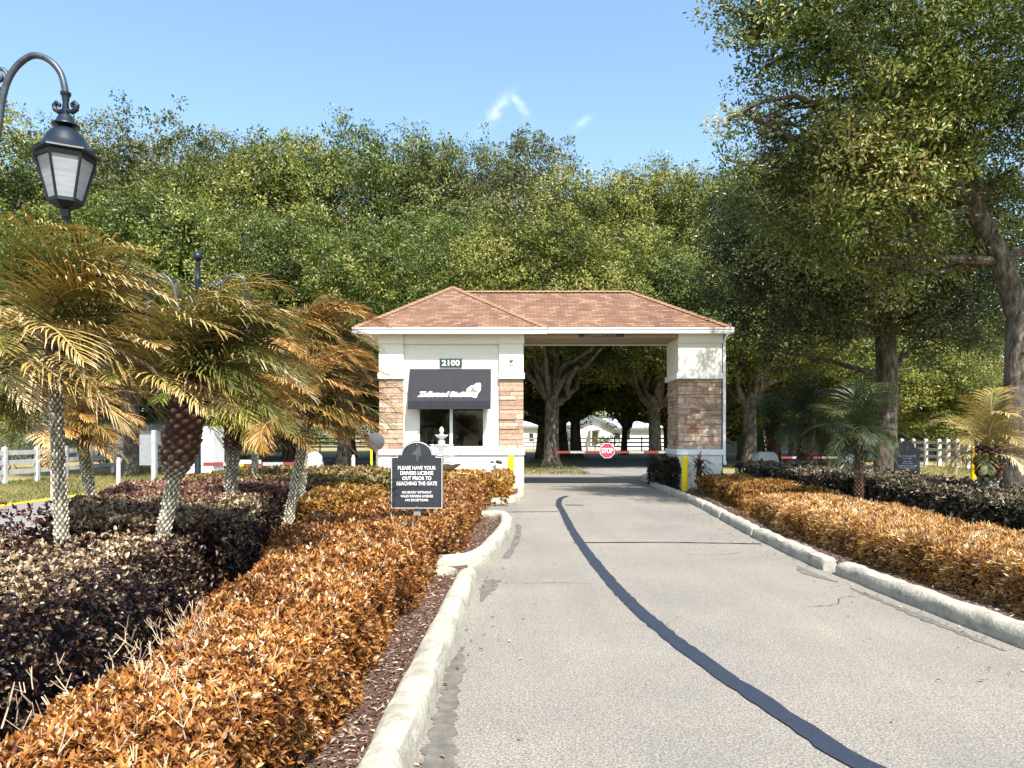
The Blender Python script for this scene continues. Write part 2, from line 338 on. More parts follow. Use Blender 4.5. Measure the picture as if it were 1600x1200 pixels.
def text_obj(name, s, cx, cy, cz, w, h, mat, parent, bold=.0, shear=0.0, depth=.002, rot=(PI / 2, 0, 0)):
    cu = bpy.data.curves.new('t', 'FONT'); cu.body = s; cu.size = 1; cu.offset = bold; cu.shear = shear; cu.extrude = .01
    cu.resolution_u = 3
    t = bpy.data.objects.new('t', cu); COL.objects.link(t)
    dg = bpy.context.evaluated_depsgraph_get(); dg.update()
    me = bpy.data.meshes.new_from_object(t.evaluated_get(dg)); bpy.data.objects.remove(t)
    co = np.empty(len(me.vertices) * 3); me.vertices.foreach_get('co', co); co = co.reshape(-1, 3)
    mn, mx = co.min(0), co.max(0); c = (mn + mx) / 2; co -= c
    sy = h / (mx[1] - mn[1]); sx = w / (mx[0] - mn[0]) if w else sy
    co[:, 0] *= sx; co[:, 1] *= sy; co[:, 2] *= depth / .02
    me.vertices.foreach_set('co', co.ravel()); me.materials.clear(); me.materials.append(mat); me.name = name; me.update()
    o = link(name, me, parent); o.location = (cx, cy, cz); o.rotation_euler = rot
    return o

# ------------------------------------------------------------------ foliage helpers
def unit(a):
    return a / np.maximum(np.linalg.norm(a, axis=1, keepdims=True), 1e-9)
def leaves(P, D, Nn, L, W, fold=.15, curl=.25, detail=False):
    """P base points, D axis, Nn normal, L,W arrays -> verts, tris, verts per leaf"""
    D = unit(D); S = unit(np.cross(D, Nn)); Nn = np.cross(S, D)
    L = L[:, None]; W = W[:, None]; n = len(P)
    if not detail:
        v = np.stack([P, P + D * L * .5 + S * W * .5 + Nn * W * fold, P + D * L - Nn * L * curl, P + D * L * .5 - S * W * .5 + Nn * W * fold], 1)
        t = np.array([[0, 1, 2], [0, 2, 3]])
    else:
        def sp(t): return P + D * L * t - Nn * L * curl * t * t
        c1, c2 = sp(.35), sp(.72)
        v = np.stack([P, c1, c1 + S * W * .46 + Nn * W * fold, c1 - S * W * .46 + Nn * W * fold,
                      c2, c2 + S * W * .36 + Nn * W * fold, c2 - S * W * .36 + Nn * W * fold, sp(1.0)], 1)
        t = np.array([[0, 2, 1], [0, 1, 3], [2, 5, 4], [2, 4, 1], [1, 4, 6], [1, 6, 3], [5, 7, 4], [4, 7, 6]])
    k = v.shape[1]
    tris = (t[None] + (np.arange(n) * k)[:, None, None]).reshape(-1, 3)
    return v.reshape(-1, 3), tris, k
def randdir(n):
    return unit(rng.normal(size=(n, 3)))
def wob(x, y, s=1.0, k=0):
    return (np.sin(x * 2.1 * s + 1.3 + k) * np.cos(y * 1.7 * s + .4 + k) + .6 * np.sin(x * 4.3 * s + y * 3.7 * s + 2 + k) + .4 * np.sin(y * 9.1 * s + k) * np.cos(x * 7.7 * s + 1)) / 2

def crown_mesh(name, blobs, mat, clump_n, leaf_n, L, clump_r=.6, asp=.42, up=.35, shell=.55, detail=False, biasrnd=0, droop=.0):
    Ps, Ds, Ns, Ls, Rn = [], [], [], [], []
    for bi, b in enumerate(blobs):
        c = np.array(b[:3]); r = np.array(b[3]) if hasattr(b[3], '__len__') else np.array([b[3]] * 3)
        dens = b[4] if len(b) > 4 else 1.0
        k = max(3, int(clump_n * dens * (r.prod() ** (1 / 3) / 2.0) ** 2))
        d = randdir(k); rad = shell + (1.05 - shell) * rng.random(k) ** .6
        rad *= 1 + .16 * rng.normal(size=k)
        cc = c + d * r * rad[:, None]
        crr = clump_r * (.6 + .8 * rng.random(k)); ct = np.clip(rng.normal(.45 + biasrnd + rng.normal() * .17, .17, k), 0, 1)
        n = k * leaf_n; idx = np.repeat(np.arange(k), leaf_n)
        dd = randdir(n); rr = crr[idx] * rng.random(n) ** .45
        p = cc[idx] + dd * rr[:, None] * np.array([1, 1, .72])
        ax = unit(dd + .7 * randdir(n) + np.array([0, 0, -droop]))
        nn = unit(dd * .45 + d[idx] * .9 + np.array([0, 0, up]) + .38 * randdir(n))
        Ps.append(p); Ds.append(ax); Ns.append(nn); Ls.append(L * (.6 + .8 * rng.random(n)))
        Rn.append(np.clip(ct[idx] + rng.normal(0, .14, n), 0, 1))
    P = np.concatenate(Ps); D = np.concatenate(Ds); NN = np.concatenate(Ns); LL = np.concatenate(Ls); Rr = np.concatenate(Rn)
    v, t, k = leaves(P, D, NN, LL, LL * asp, .18, .12, detail)
    return arr_mesh(name, v, t, mat, {'rnd': np.repeat(Rr, k)})

def limb(mb, a, b, r0, r1, wig=.08, n=7, sag=0.0, sides=8):
    a = Vector(a); b = Vector(b); L = (b - a).length
    k = [Vector(rng.normal(size=3) * wig * L) for _ in range(2)]
    pts = []
    for i in range(n + 1):
        t = i / n
        pts.append(a.lerp(b, t) + k[0] * math.sin(PI * t) + k[1] * .5 * math.sin(2 * PI * t) + Vector((0, 0, sag * math.sin(PI * t))))
    mb.tube(pts, [r0 + (r1 - r0) * (i / n) ** .8 for i in range(n + 1)], sides)
    return pts

# ------------------------------------------------------------------ world, sun, camera
SUN_EL, SUN_AZ = 53.0, 20.0       # degrees up, degrees to the right of straight behind the viewer
w = bpy.data.worlds.new('World'); sc.world = w; w.use_nodes = True
nt = w.node_tree; nt.nodes.clear()
wo = nt.nodes.new('ShaderNodeOutputWorld'); bg = nt.nodes.new('ShaderNodeBackground'); sky = nt.nodes.new('ShaderNodeTexSky')
sky.sky_type = 'NISHITA'; sky.sun_disc = False; sky.sun_elevation = R(SUN_EL)
sky.sun_rotation = R(180 - SUN_AZ); sky.altitude = 0; sky.air_density = 1.35; sky.dust_density = 1.6; sky.ozone_density = 1.6
bg.inputs[1].default_value = .13
# thin wisps of cloud high up
tc = nt.nodes.new('ShaderNodeTexCoord').outputs['Generated']
def wisp(px, py, ang, ln, wd, seed):
    d = Vector(((px - 800) / F, 1, (HOR - py) / F)).normalized()
    right = Vector((1, 0, 0)); upv = right.cross(d).normalized(); right = d.cross(upv).normalized()
    ax = right * math.cos(ang) + upv * math.sin(ang); bx = -right * math.sin(ang) + upv * math.cos(ang)
    def dot(v, scale):
        n = nt.nodes.new('ShaderNodeVectorMath'); n.operation = 'DOT_PRODUCT'; nt.links.new(tc, n.inputs[0]); n.inputs[1].default_value = v
        s = nt.nodes.new('ShaderNodeMath'); s.operation = 'SUBTRACT'; nt.links.new(n.outputs['Value'], s.inputs[0]); s.inputs[1].default_value = v.dot(d)
        m = nt.nodes.new('ShaderNodeMath'); m.operation = 'DIVIDE'; nt.links.new(s.outputs[0], m.inputs[0]); m.inputs[1].default_value = scale
        q = nt.nodes.new('ShaderNodeMath'); q.operation = 'POWER'; nt.links.new(m.outputs[0], q.inputs[0]); q.inputs[1].default_value = 2; return q.outputs[0]
    a = nt.nodes.new('ShaderNodeMath'); a.operation = 'ADD'; nt.links.new(dot(ax, ln), a.inputs[0]); nt.links.new(dot(bx, wd), a.inputs[1])
    nz = nt.nodes.new('ShaderNodeTexNoise'); nz.inputs['Scale'].default_value = 75; nz.inputs['Detail'].default_value = 7; nz.inputs['Roughness'].default_value = .65; nt.links.new(tc, nz.inputs['Vector'])
    ng = nt.nodes.new('ShaderNodeMath'); ng.operation = 'MULTIPLY'; nt.links.new(a.outputs[0], ng.inputs[0]); ng.inputs[1].default_value = -1.1
    ex = nt.nodes.new('ShaderNodeMath'); ex.operation = 'POWER'; ex.inputs[0].default_value = 2.718; nt.links.new(ng.outputs[0], ex.inputs[1])
    mr = nt.nodes.new('ShaderNodeMapRange'); mr.inputs[1].default_value = .32; mr.inputs[2].default_value = .68
    nt.links.new(nz.outputs['Fac'], mr.inputs[0])
    ml = nt.nodes.new('ShaderNodeMath'); ml.operation = 'MULTIPLY'; nt.links.new(ex.outputs[0], ml.inputs[0]); nt.links.new(mr.outputs[0], ml.inputs[1]); return ml.outputs[0]
acc = None
for a_ in ((777, 172, R(48), .026, .007, 0), (811, 163, R(-48), .016, .005, 1), (912, 190, R(30), .012, .004, 2)):
    o_ = wisp(*a_)
    if acc is None: acc = o_
    else:
        m_ = nt.nodes.new('ShaderNodeMath'); m_.operation = 'MAXIMUM'; nt.links.new(acc, m_.inputs[0]); nt.links.new(o_, m_.inputs[1]); acc = m_.outputs[0]
cm = nt.nodes.new('ShaderNodeMath'); cm.operation = 'MULTIPLY'; nt.links.new(acc, cm.inputs[0]); cm.inputs[1].default_value = .42
nt.links.new(mixc(nt, cm.outputs[0], mixc(nt, 1.0, sky.outputs[0], (.96, 1.05, 1.08), 'MULTIPLY'), (7.2, 7.6, 8.2)), bg.inputs[0])
nt.links.new(bg.outputs[0], wo.inputs[0])

ld = bpy.data.lights.new('sun', 'SUN'); ld.energy = 5.0; ld.angle = R(.5); ld.color = (1, .955, .88)
lo = bpy.data.objects.new('sun', ld); COL.objects.link(lo)
sd = Vector((math.sin(R(SUN_AZ)) * math.cos(R(SUN_EL)), -math.cos(R(SUN_AZ)) * math.cos(R(SUN_EL)), math.sin(R(SUN_EL))))
lo.rotation_euler = sd.to_track_quat('Z', 'Y').to_euler(); lo.location = (0, 0, 60)

cd = bpy.data.cameras.new('camera'); cam = bpy.data.objects.new('camera', cd); COL.objects.link(cam); sc.camera = cam
cam.location = (0, 0, EYE); cam.rotation_euler = (PI / 2, 0, 0); cd.sensor_width = 36; cd.lens = F / 1600 * 36
cd.shift_y = (HOR - 600) / 1600; cd.clip_end = 3000; cd.clip_start = .05
sc.view_settings.view_transform = 'Standard'; sc.view_settings.look = 'None'; sc.view_settings.gamma = 1
sc.view_settings.exposure = 1.0
sc.cycles.use_denoising = True
sc.cycles.max_bounces = 5; sc.cycles.diffuse_bounces = 2; sc.cycles.transmission_bounces = 4; sc.cycles.transparent_max_bounces = 12
sc.cycles.sample_clamp_indirect = 6

# ------------------------------------------------------------------ ground, roads, kerbs
g = MB(); g.sheet([(-500, -200), (500, -200), (500, 900), (-500, 900)], 0); structure(g.build('ground', M['lawn']))
g = MB(); g.sheet([(-1.4, -8), (3.75, -8), (3.72, 5), (3.62, 8), (3.68, 11), (3.98, 14.7), (4.2, 20), (4.4, 23), (5.3, 27.4), (5.3, 27.5), (-1.4, 27.5)], .010)
structure(g.build('driveway', M['drive']))
g = MB(); g.sheet([(-.1, 27.5), (5.3, 27.5), (7.6, 34), (11, 41), (40, 46), (40, 52), (-45, 50), (-45, 44), (3.2, 41)], .008)
structure(g.build('road', M['road']))
g = MB(); g.sheet([(-10.6, -8), (-6.6, -8), (-6.6, 25), (-3.2, 41.2), (-3.2, 43), (-10.6, 44.2)], .012)
structure(g.build('road', M['road']))
g = MB(); g.sheet([(-10.88, -8), (-10.62, -8), (-10.62, 44), (-10.88, 44)], .016); structure(g.build('road_edge_line', M['yellow']))
g = MB(); g.sheet([(.05, 24.5), (.17, 24.5), (.17, 27.4), (3.3, 40.8), (3.17, 40.85), (.05, 27.5)], .016); structure(g.build('road_edge_line', M['yellow']))
# bitumen seal over a buried cable, and two thinner saw-cut seals
pts = [(1348, 1200), (1282, 1160), (1200, 1105), (1100, 1037), (1010, 967), (958, 915), (917, 864), (893, 828), (879, 800), (873, 789), (876, 780), (886, 776)]
cl = [(PX(x, EYE * F / (y - HOR)), EYE * F / (y - HOR)) for x, y in pts]
cl = [(cl[0][0] + .55, cl[0][1] - 1.2)] + cl
def strip(cl, wid, z, mat, name, jit=.012, step=.08):
    P = [Vector((x, y, 0)) for x, y in cl]; out = []
    for i in range(len(P) - 1):
        n = max(1, int((P[i + 1] - P[i]).length / step))
        p0 = P[max(i - 1, 0)]; p3 = P[min(i + 2, len(P) - 1)]
        for j in range(n):
            t = j / n; a, b = P[i], P[i + 1]
            out.append(.5 * ((2 * a) + (b - p0) * t + (2 * p0 - 5 * a + 4 * b - p3) * t * t + (3 * a - p0 - 3 * b + p3) * t ** 3))
    out.append(P[-1]); vs = []
    for i, p in enumerate(out):
        t = (out[min(i + 1, len(out) - 1)] - out[max(i - 1, 0)]).normalized(); s = Vector((t.y, -t.x, 0))
        w_ = wid(i / (len(out) - 1)) if callable(wid) else wid
        if name == 'dirt_strip': w_ = max(.01, w_ * (1 + .5 * float(wob(p.y * 1.7, p.x * 3)) + .2 * math.sin(p.y * 31)))
        vs += [p + s * (w_ / 2 + rng.normal() * jit * .5) + Vector((0, 0, z)), p - s * (w_ / 2 + rng.normal() * jit * .5) + Vector((0, 0, z))]
    m = MB(); m.add(vs, [(2 * i, 2 * i + 1, 2 * i + 3, 2 * i + 2) for i in range(len(out) - 1)])
    return structure(m.build(name, mat, fix=False))
strip(cl, lambda t: .135 - .015 * t, .018, M['tar'], 'tar_seal')
yy = EYE * F / (849.5 - HOR); strip([(PX(895, yy), yy), (PX(1050, yy), yy + .02), (PX(1185, yy), yy - .12)], .05, .0182, M['tar'], 'tar_seal', .012)
yy = EYE * F / (800.5 - HOR); strip([(PX(755, yy), yy - .1), (PX(872, yy), yy)], .06, .0182, M['tar'], 'tar_seal', .012)
strip([(1.14, 15.75), (1.52, 15.72)], .2, .0184, M['stain'], 'tar_seal', .05)
# dirt collected along the foot of the left kerb
strip([(-.33, 1.2), (-.33, 3.0), (-.36, 4.2), (-.35, 5.2)], lambda t: .27 - .24 * t ** 1.3 + .03 * math.sin(t * 17), .014, M['stain'], 'dirt_strip', .012, .02)
strip([(-.28, 6.6), (-.24, 7.1), (-.2, 7.6)], lambda t: .02 + .16 * t, .014, M['stain'], 'dirt_strip', .012, .02)
strip([(-.08, 8.95), (.03, 10), (.1, 11.4), (.1, 12.3)], .08, .014, M['stain'], 'dirt_strip', .012, .02)
strip([(3.40, 5.1), (3.34, 6.2), (3.30, 7.2)], lambda t: .015 + .07 * math.sin(PI * t), .014, M['stain'], 'dirt_strip', .012, .02)
strip([(3.28, 7.5), (3.2, 8.0), (3.25, 8.4)], lambda t: .02 + .09 * math.sin(PI * t), .014, M['stain'], 'dirt_strip', .012, .02)
for cr in ([(-.22, 7.5), (.1, 7.42), (.5, 7.46), (.8, 7.40)], [(3.3, 6.9), (3.0, 6.75), (2.85, 6.5), (2.5, 6.4)], [(2.9, 9.4), (2.6, 9.2), (2.2, 9.25)]):
    strip(cr, .006, .0135, M['tar'], 'pavement_crack', .006, .02)
# mulch beds
g = MB(); g.sheet([(-6.5, -6), (-.56, -6), (-.54, 3.3), (-.45, 7.6), (-.5, 8.3), (-.3, 8.9), (-.12, 11), (-.1, 12.5), (-.3, 13.2), (-.75, 13.35), (-.75, 15.9), (-.5, 16), (.1, 17.1), (.2, 18.3), (.2, 20.2), (-6.5, 20.2)], .05)
structure(g.build('mulch_bed', M['mulch']))
g = MB(); g.sheet([(3.82, -6), (12, -6), (12, 20), (4.25, 20), (4.0, 14.6), (3.78, 11), (3.7, 8), (3.78, 5)], .05); structure(g.build('mulch_bed', M['mulch']))

def kerb(cl, wd=.2, h=.15, close=True, step=.07):
    P = [Vector((x, y, 0)) for x, y in cl]; out = []
    for i in range(len(P) - 1):
        n = max(1, int((P[i + 1] - P[i]).length / step))
        p0 = P[max(i - 1, 0)]; p3 = P[min(i + 2, len(P) - 1)]
        for j in range(n):
            t = j / n; a, b = P[i], P[i + 1]
            out.append(.5 * ((2 * a) + (b - p0) * t + (2 * p0 - 5 * a + 4 * b - p3) * t * t + (3 * a - p0 - 3 * b + p3) * t ** 3))
    out.append(P[-1])
    prof = [(-.5, -.3), (-.5, .45), (-.46, .72), (-.36, .92), (-.18, 1.0), (0, 1.02), (.18, 1.0), (.34, .9), (.44, .7), (.5, .4), (.53, -.3)]
    vs = []; np_ = len(prof)
    for i, p in enumerate(out):
        t = (out[min(i + 1, len(out) - 1)] - out[max(i - 1, 0)]).normalized(); s = Vector((t.y, -t.x, 0))
        e = min(i, len(out) - 1 - i); k = 1 - .16 * max(0, 1 - e / 1.5)
        for q, (a, b) in enumerate(prof):
            nz = .017 * wob(np.float64(p.x * 3 + q * .6), np.float64(p.y * 2.2 + q * .5), 1.3) + rng.normal() * .0015
            vs.append(p + s * (a * wd * k + nz) + Vector((0, 0, b * h * (k if b > 0 else 1) + nz * .7)))
    fs = [(i * np_ + j, i * np_ + j + 1, (i + 1) * np_ + j + 1, (i + 1) * np_ + j) for i in range(len(out) - 1) for j in range(np_ - 1)]
    fs += [tuple(range(np_)), tuple(range(len(vs) - 1, len(vs) - np_ - 1, -1))]
    m = MB(); m.add(vs, fs); o = m.build('kerb', M['kerb'], smooth=True); return structure(o)
kerb([(-.60, -3), (-.58, .5), (-.555, 3.3), (-.50, 5.6), (-.45, 7.55)])
kerb([(-1.1, 7.75), (-.8, 7.72), (-.58, 7.66)], .13, .13)
kerb([(-1.15, 8.25), (-.62, 8.3), (-.38, 8.75), (-.24, 9.8), (-.115, 11.2), (-.1, 12.5), (-.24, 13.05), (-.8, 13.2)], .2, .16)
kerb([(-.75, 15.85), (-.3, 16.1), (.05, 16.7), (.2, 17.6), (.22, 19.9)], .2, .15)
rk = [(3.9, -3), (3.78, 3), (3.67, 5.2), (3.60, 6.6), (3.57, 7.95)]
kerb(rk, .22)
def seg(a, b, n=3): return [(a[0] + (b[0] - a[0]) * i / n, a[1] + (b[1] - a[1]) * i / n) for i in range(n + 1)]
ys = [8.1, 10.9, 13.2, 14.9, 16.3, 17.7, 19.1, 20.6, 22.1]
def kx(y): return float(np.interp(y, [8, 11, 13, 14.7, 17, 20.1, 23], [3.50, 3.62, 3.78, 3.92, 4.05, 4.08, 4.25]))
for a, b in zip(ys[:-1], ys[1:]): kerb(seg((kx(a + .03), a + .03), (kx(b - .03), b - .03)), .2)
g = MB(); g.box(4.25, 5.2, 22.4, 24.6, -.1, .16); structure(g.build('pavement', M['concrete'], bevel=.02))
kerb([(4.3, 24.7), (5.2, 27.5), (7.4, 34), (10.5, 40.6)], .18, .14, step=.5)

# mulch chips and grass as ground cover
def chips(n, area):
    p = np.empty((n, 3)); p[:, :2] = area(n); p[:, 2] = .055 + rng.random(n) * .012
    a = rng.random(n) * 2 * PI; D = np.stack([np.cos(a), np.sin(a), rng.normal(0, .25, n)], 1)
    L = .018 + .04 * rng.random(n) ** 2
    v, t, k = leaves(p, D, unit(np.array([0, 0, 1.]) + .3 * rng.normal(size=(n, 3))), L, L * .3, .2, 0)
    me = arr_mesh('mulch_chips', v, t, M['chip'], {'rnd': np.repeat(rng.random(n) ** 1.3, k)})
    o = link('mulch_chips', me); o['kind'] = 'stuff'; return o
def areaL(n):
    y = 1.2 + 12 * rng.random(n) ** 1.6; xr = np.interp(y, [0, 3.3, 7.6, 8.2, 8.9, 11, 12.5, 13.2], [-.66, -.64, -.55, -.8, -.45, -.24, -.22, -.35])
    return np.stack([xr - .75 * rng.random(n), y], 1)
def areaR(n):
    y = 3.5 + 15 * rng.random(n) ** 1.3; xl = np.array([kx(q) if q > 8 else float(np.interp(q, [3, 5.2, 6.6, 8], [3.9, 3.79, 3.72, 3.7])) for q in y]) + .12
    return np.stack([xl + .8 * rng.random(n), y], 1)
chips(26000, areaL); chips(14000, areaR)
def litter():
    n = 420; y = 1.5 + 17 * rng.random(n) ** 1.3; side = rng.random(n)
    xl = np.interp(y, [0, 3.3, 7.6, 8.9, 11, 13], [-.42, -.42, -.30, -.12, .02, .05]); xr = np.interp(y, [3, 5.2, 8, 11, 14.7, 18], [3.6, 3.5, 3.36, 3.45, 3.75, 3.9])
    x = np.where(side < .3, xl + rng.exponential(.12, n), np.where(side < .75, xr - rng.exponential(.14, n), -.2 + 3.6 * rng.random(n)))
    P = np.stack([x, y, np.full(n, .022)], 1); a = rng.random(n) * 2 * PI; D = np.stack([np.cos(a), np.sin(a), rng.normal(0, .12, n)], 1)
    L = .018 + .03 * rng.random(n)
    v, t, k = leaves(P, D, unit(np.array([0, 0, 1.]) + .25 * rng.normal(size=(n, 3))), L, L * .38, .3, -.15, True)
    v[:, 2] = np.maximum(v[:, 2], .021)
    o = link('leaf_litter', arr_mesh('leaf_litter', v, t, M['chip'], {'rnd': np.repeat(rng.random(n) ** .8, k)})); o['kind'] = 'stuff'
litter()
def grass(n, boxes, hgt=.06):
    P = []
    for (x0, x1, y0, y1), f in boxes:
        k = int(n * f); P.append(np.stack([x0 + (x1 - x0) * rng.random(k), y0 + (y1 - y0) * rng.random(k), np.zeros(k)], 1))
    P = np.concatenate(P); k = len(P)
    D = unit(np.stack([rng.normal(0, .45, k), rng.normal(0, .45, k), np.ones(k)], 1)); L = hgt * (.5 + rng.random(k))
    v, t, q = leaves(P, D, randdir(k), L, L * .22, .1, .3)
    pat = .66 + .3 * wob(P[:, 0] * .4, P[:, 1] * .4) + rng.normal(0, .15, k)
    o = link('lawn_grass', arr_mesh('lawn_grass', v, t, M['grassblade'], {'rnd': np.repeat(np.clip(pat, 0, 1), q)})); o['kind'] = 'stuff'
grass(60000, [((-16, -10.9, 14, 34), .4), ((-6.4, -.2, 20.5, 36), .2), ((-3, 3, 28, 41), .15), ((12.2, 22, 16, 34), .25)], .09)

# ------------------------------------------------------------------ gatehouse
GH = empty('gatehouse', (0, 20.2, 0), 'cream stucco gatehouse with stone pilasters, brown shingled hip roof and drive-through bay', 'building')
def part(mb, name, mat, par=GH, **kw):
    o = mb.build(name, mat, par, **kw); o.matrix_parent_inverse = par.matrix_basis.inverted(); return o
GH.matrix_basis   # location is set; children below are given in world coordinates
def fixp(o, par=GH):
    o.parent = par; o.matrix_parent_inverse = Matrix.Translation(-Vector(par.location)); return o
def wpart(mb, name, mat, par=GH, **kw):
    o = mb.build(name, mat, None, **kw); return fixp(o, par)
YF = 20.2
xl0, xl1, xr0, xr1 = -3.638, -2.973, -.35, .315
# booth body with a real window opening
wx0, wx1, wz0, wz1 = -2.588, -.752, 1.16, 2.45
b = MB()
YW = YF + .10
b.box(xl1, wx0, YW, YW + .18, 1.115, 4.0); b.box(wx1, xr0, YW, YW + .18, 1.115, 4.0)
b.box(wx0, wx1, YW, YW + .18, wz1, 4.0)
b.box(xl0 + .05, xl1, YW, 23.8, 1.115, 4.2); b.box(xr0, xr1 - .05, YW, 23.8, 1.115, 4.2)
b.box(xl1, xr0, 23.6, 23.8, 1.115, 4.2)
b.box(xl0, xl1, YF, YW, 3.197, 4.0); b.box(xr0, xr1, YF, YW, 3.197, 4.0)
b.box(xl0 - .01, xr1 + .01, YF - .01, 23.81, 0, .958)
wpart(b, 'booth_wall', M['stucco'])
b = MB(); b.box(xl0 - .02, xl1 + .0, YF - .04, YW + .06, 4.0, 4.28); b.box(xr0, xr1 + .02, YF - .04, YW + .06, 4.0, 4.28); b.box(xl1, xr0, YF + .01, YW + .06, 4.0, 4.28)
wpart(b, 'frieze', M['stucco'])
b = MB(); b.box(xl0 - .035, xr1 + .035, YF - .055, 23.85, .958, 1.115); wpart(b, 'water_table', M['trim'], bevel=.008)
b = MB(); b.box(xl0 - .03, xl1 + .01, YF - .05, YW + .04, 3.04, 3.197); wpart(b, 'trim_band', M['trim'], bevel=.006)
b = MB(); b.box(xr0 - .01, xr1 + .03, YF - .05, YW + .04, 3.04, 3.197); wpart(b, 'trim_band', M['trim'], bevel=.006)
def stones(mb, u0, u1, z0, z1, place):
    z = z0
    while z < z1 - .02:
        h = random.choice([.065, .085, .11, .13, .16]); h = min(h, z1 - z)
        if z1 - z - h < .05: h = z1 - z
        u = u0
        while u < u1 - .01:
            ln = random.uniform(.16, .6); ln = min(ln, u1 - u)
            if u1 - u - ln < .1: ln = u1 - u
            d = random.uniform(.012, .05)
            place(mb, u + .004, u + ln - .004, z + .004, z + h - .004, d, min(1, max(0, random.gauss(.5, .24))))
            u += ln
        z += h
def st_front(yb):
    def f(mb, u0, u1, z0, z1, d, r):
        mb.box(u0, u1, yb - d, yb + .01, z0, z1, 0, r)
    return f
def st_side(xb, sgn):
    def f(mb, u0, u1, z0, z1, d, r):
        x = xb + sgn * d
        mb.box(min(x, xb - sgn * .01), max(x, xb - sgn * .01), u0, u1, z0, z1, 0, r)
    return f
for (a, c) in ((xl0, xl1), (xr0, xr1)):
    m = MB(); stones(m, a, c, 1.115, 3.04, st_front(YF + .045)); wpart(m, 'stone_veneer', M['stone'], bevel=.006)
    m = MB(); m.box(a + .01, c - .01, YF + .045, YW, 1.115, 3.04); wpart(m, 'stone_backing', M['joint'])
m = MB(); stones(m, YF + .06, 21.6, 1.115, 3.04, st_side(xl0 + .045, -1)); wpart(m, 'stone_veneer', M['stone'])
# window
win = empty('window', (-1.67, YW, wz0)); fixp(win)
def winpart(mb, name, mat, **kw):
    o = mb.build(name, mat, None, **kw); o.parent = win; o.matrix_parent_inverse = Matrix.Translation(-Vector((-1.67, YW, wz0))); return o
m = MB(); fw = .045
m.box(wx0, wx0 + fw, YW + .06, YW + .12, wz0, wz1); m.box(wx1 - fw, wx1, YW + .06, YW + .12, wz0, wz1)
m.box(wx0 + fw, wx1 - fw, YW + .06, YW + .12, wz1 - fw, wz1); m.box(wx0 + fw, wx1 - fw, YW + .06, YW + .12, wz0, wz0 + .035)
m.box(-1.715, -1.635, YW + .05, YW + .12, wz0 + .035, wz1 - fw); winpart(m, 'window_frame', M['trim'])
for a, c in ((wx0 + fw, -1.715), (-1.635, wx1 - fw)):
    m = MB(); m.box(a, c, YW + .085, YW + .091, wz0 + .035, wz1 - fw); winpart(m, 'pane', M['glass'])
m = MB(); m.box(wx0 - .02, wx1 + .02, YW - .04, YW + .05, 1.117, wz0 - .001); winpart(m, 'sill', M['trim'])
m = MB()
for i in range(10): m.box(-1.6, wx1 - .06, YW + .16, YW + .178, 1.24 + i * .055, 1.246 + i * .055)
for x in (-1.45, -1.15, -.87): m.box(x, x + .008, YW + .155, YW + .158, 1.2, 1.78)
winpart(m, 'window_blind', M['blind'])
m = MB(); m.box(wx0 - .3, wx1 + .3, 22.2, 22.25, 1.0, 4.0); m.box(wx0 - .35, wx0 - .3, YW + .2, 22.2, 1.0, 4.0); m.box(wx1 + .3, wx1 + .35, YW + .2, 22.2, 1.0, 4.0)
m.box(wx0 - .3, wx1 + .3, YW + .2, 22.2, 2.9, 2.95); m.box(wx0 - .3, wx1 + .3, YW + .2, 22.2, .97, 1.0)
wpart(m, 'booth_interior', M['room'])
m = MB(); m.box(-2.5, -1.95, YW + .32, YW + .35, 1.33, 1.72); wpart(m, 'counter_picture', M['brown'])
m = MB(); m.box(-2.53, -1.92, YW + .351, YW + .37, 1.30, 1.75); wpart(m, 'picture_frame', M['black'])
# awning
aw = empty('awning', (-1.69, YW, 2.2)); fixp(aw)
def awp(mb, name, mat, **kw):
    o = mb.build(name, mat, None, **kw) if isinstance(mb, MB) else mb
    o.parent = aw; o.matrix_parent_inverse = Matrix.Translation(-Vector((-1.69, YW, 2.2))); return o
ax0, ax1 = -2.80, -.578; ya = YW - .42; t_ = .02
m = MB()
prof = [(YW - .005, 3.32), (YW - .05, 3.315), (ya + .0, 2.42), (ya, 2.20), (ya + t_, 2.20), (ya + t_, 2.42), (YW - .05, 3.28), (YW - .005, 3.29)]
n_ = len(prof); vs = [(ax0, y, z) for y, z in prof] + [(ax1, y, z) for y, z in prof]
m.add(vs, [tuple(range(n_)), tuple(range(2 * n_ - 1, n_ - 1, -1))] + [(i, i + n_, (i + 1) % n_ + n_, (i + 1) % n_) for i in range(n_)])
side = [(YW - .005, 3.30), (YW - .05, 3.30), (ya + .005, 2.42), (ya + .005, 2.21), (YW - .005, 2.21)]
side = [(YW - .005, 3.30), (YW - .05, 3.30), (ya + .005, 2.42), (ya + .005, 2.21), (ya + .05, 2.21), (YW - .005, 3.0)]
for xs in (ax0 - .004, ax1 - .006):
    vs = [(xs, y, z) for y, z in side] + [(xs + .01, y, z) for y, z in side]; k = len(side)
    m.add(vs, [tuple(range(k)), tuple(range(2 * k - 1, k - 1, -1))] + [(i, i + k, (i + 1) % k + k, (i + 1) % k) for i in range(k)])
awp(m, 'canopy', M['awning'])
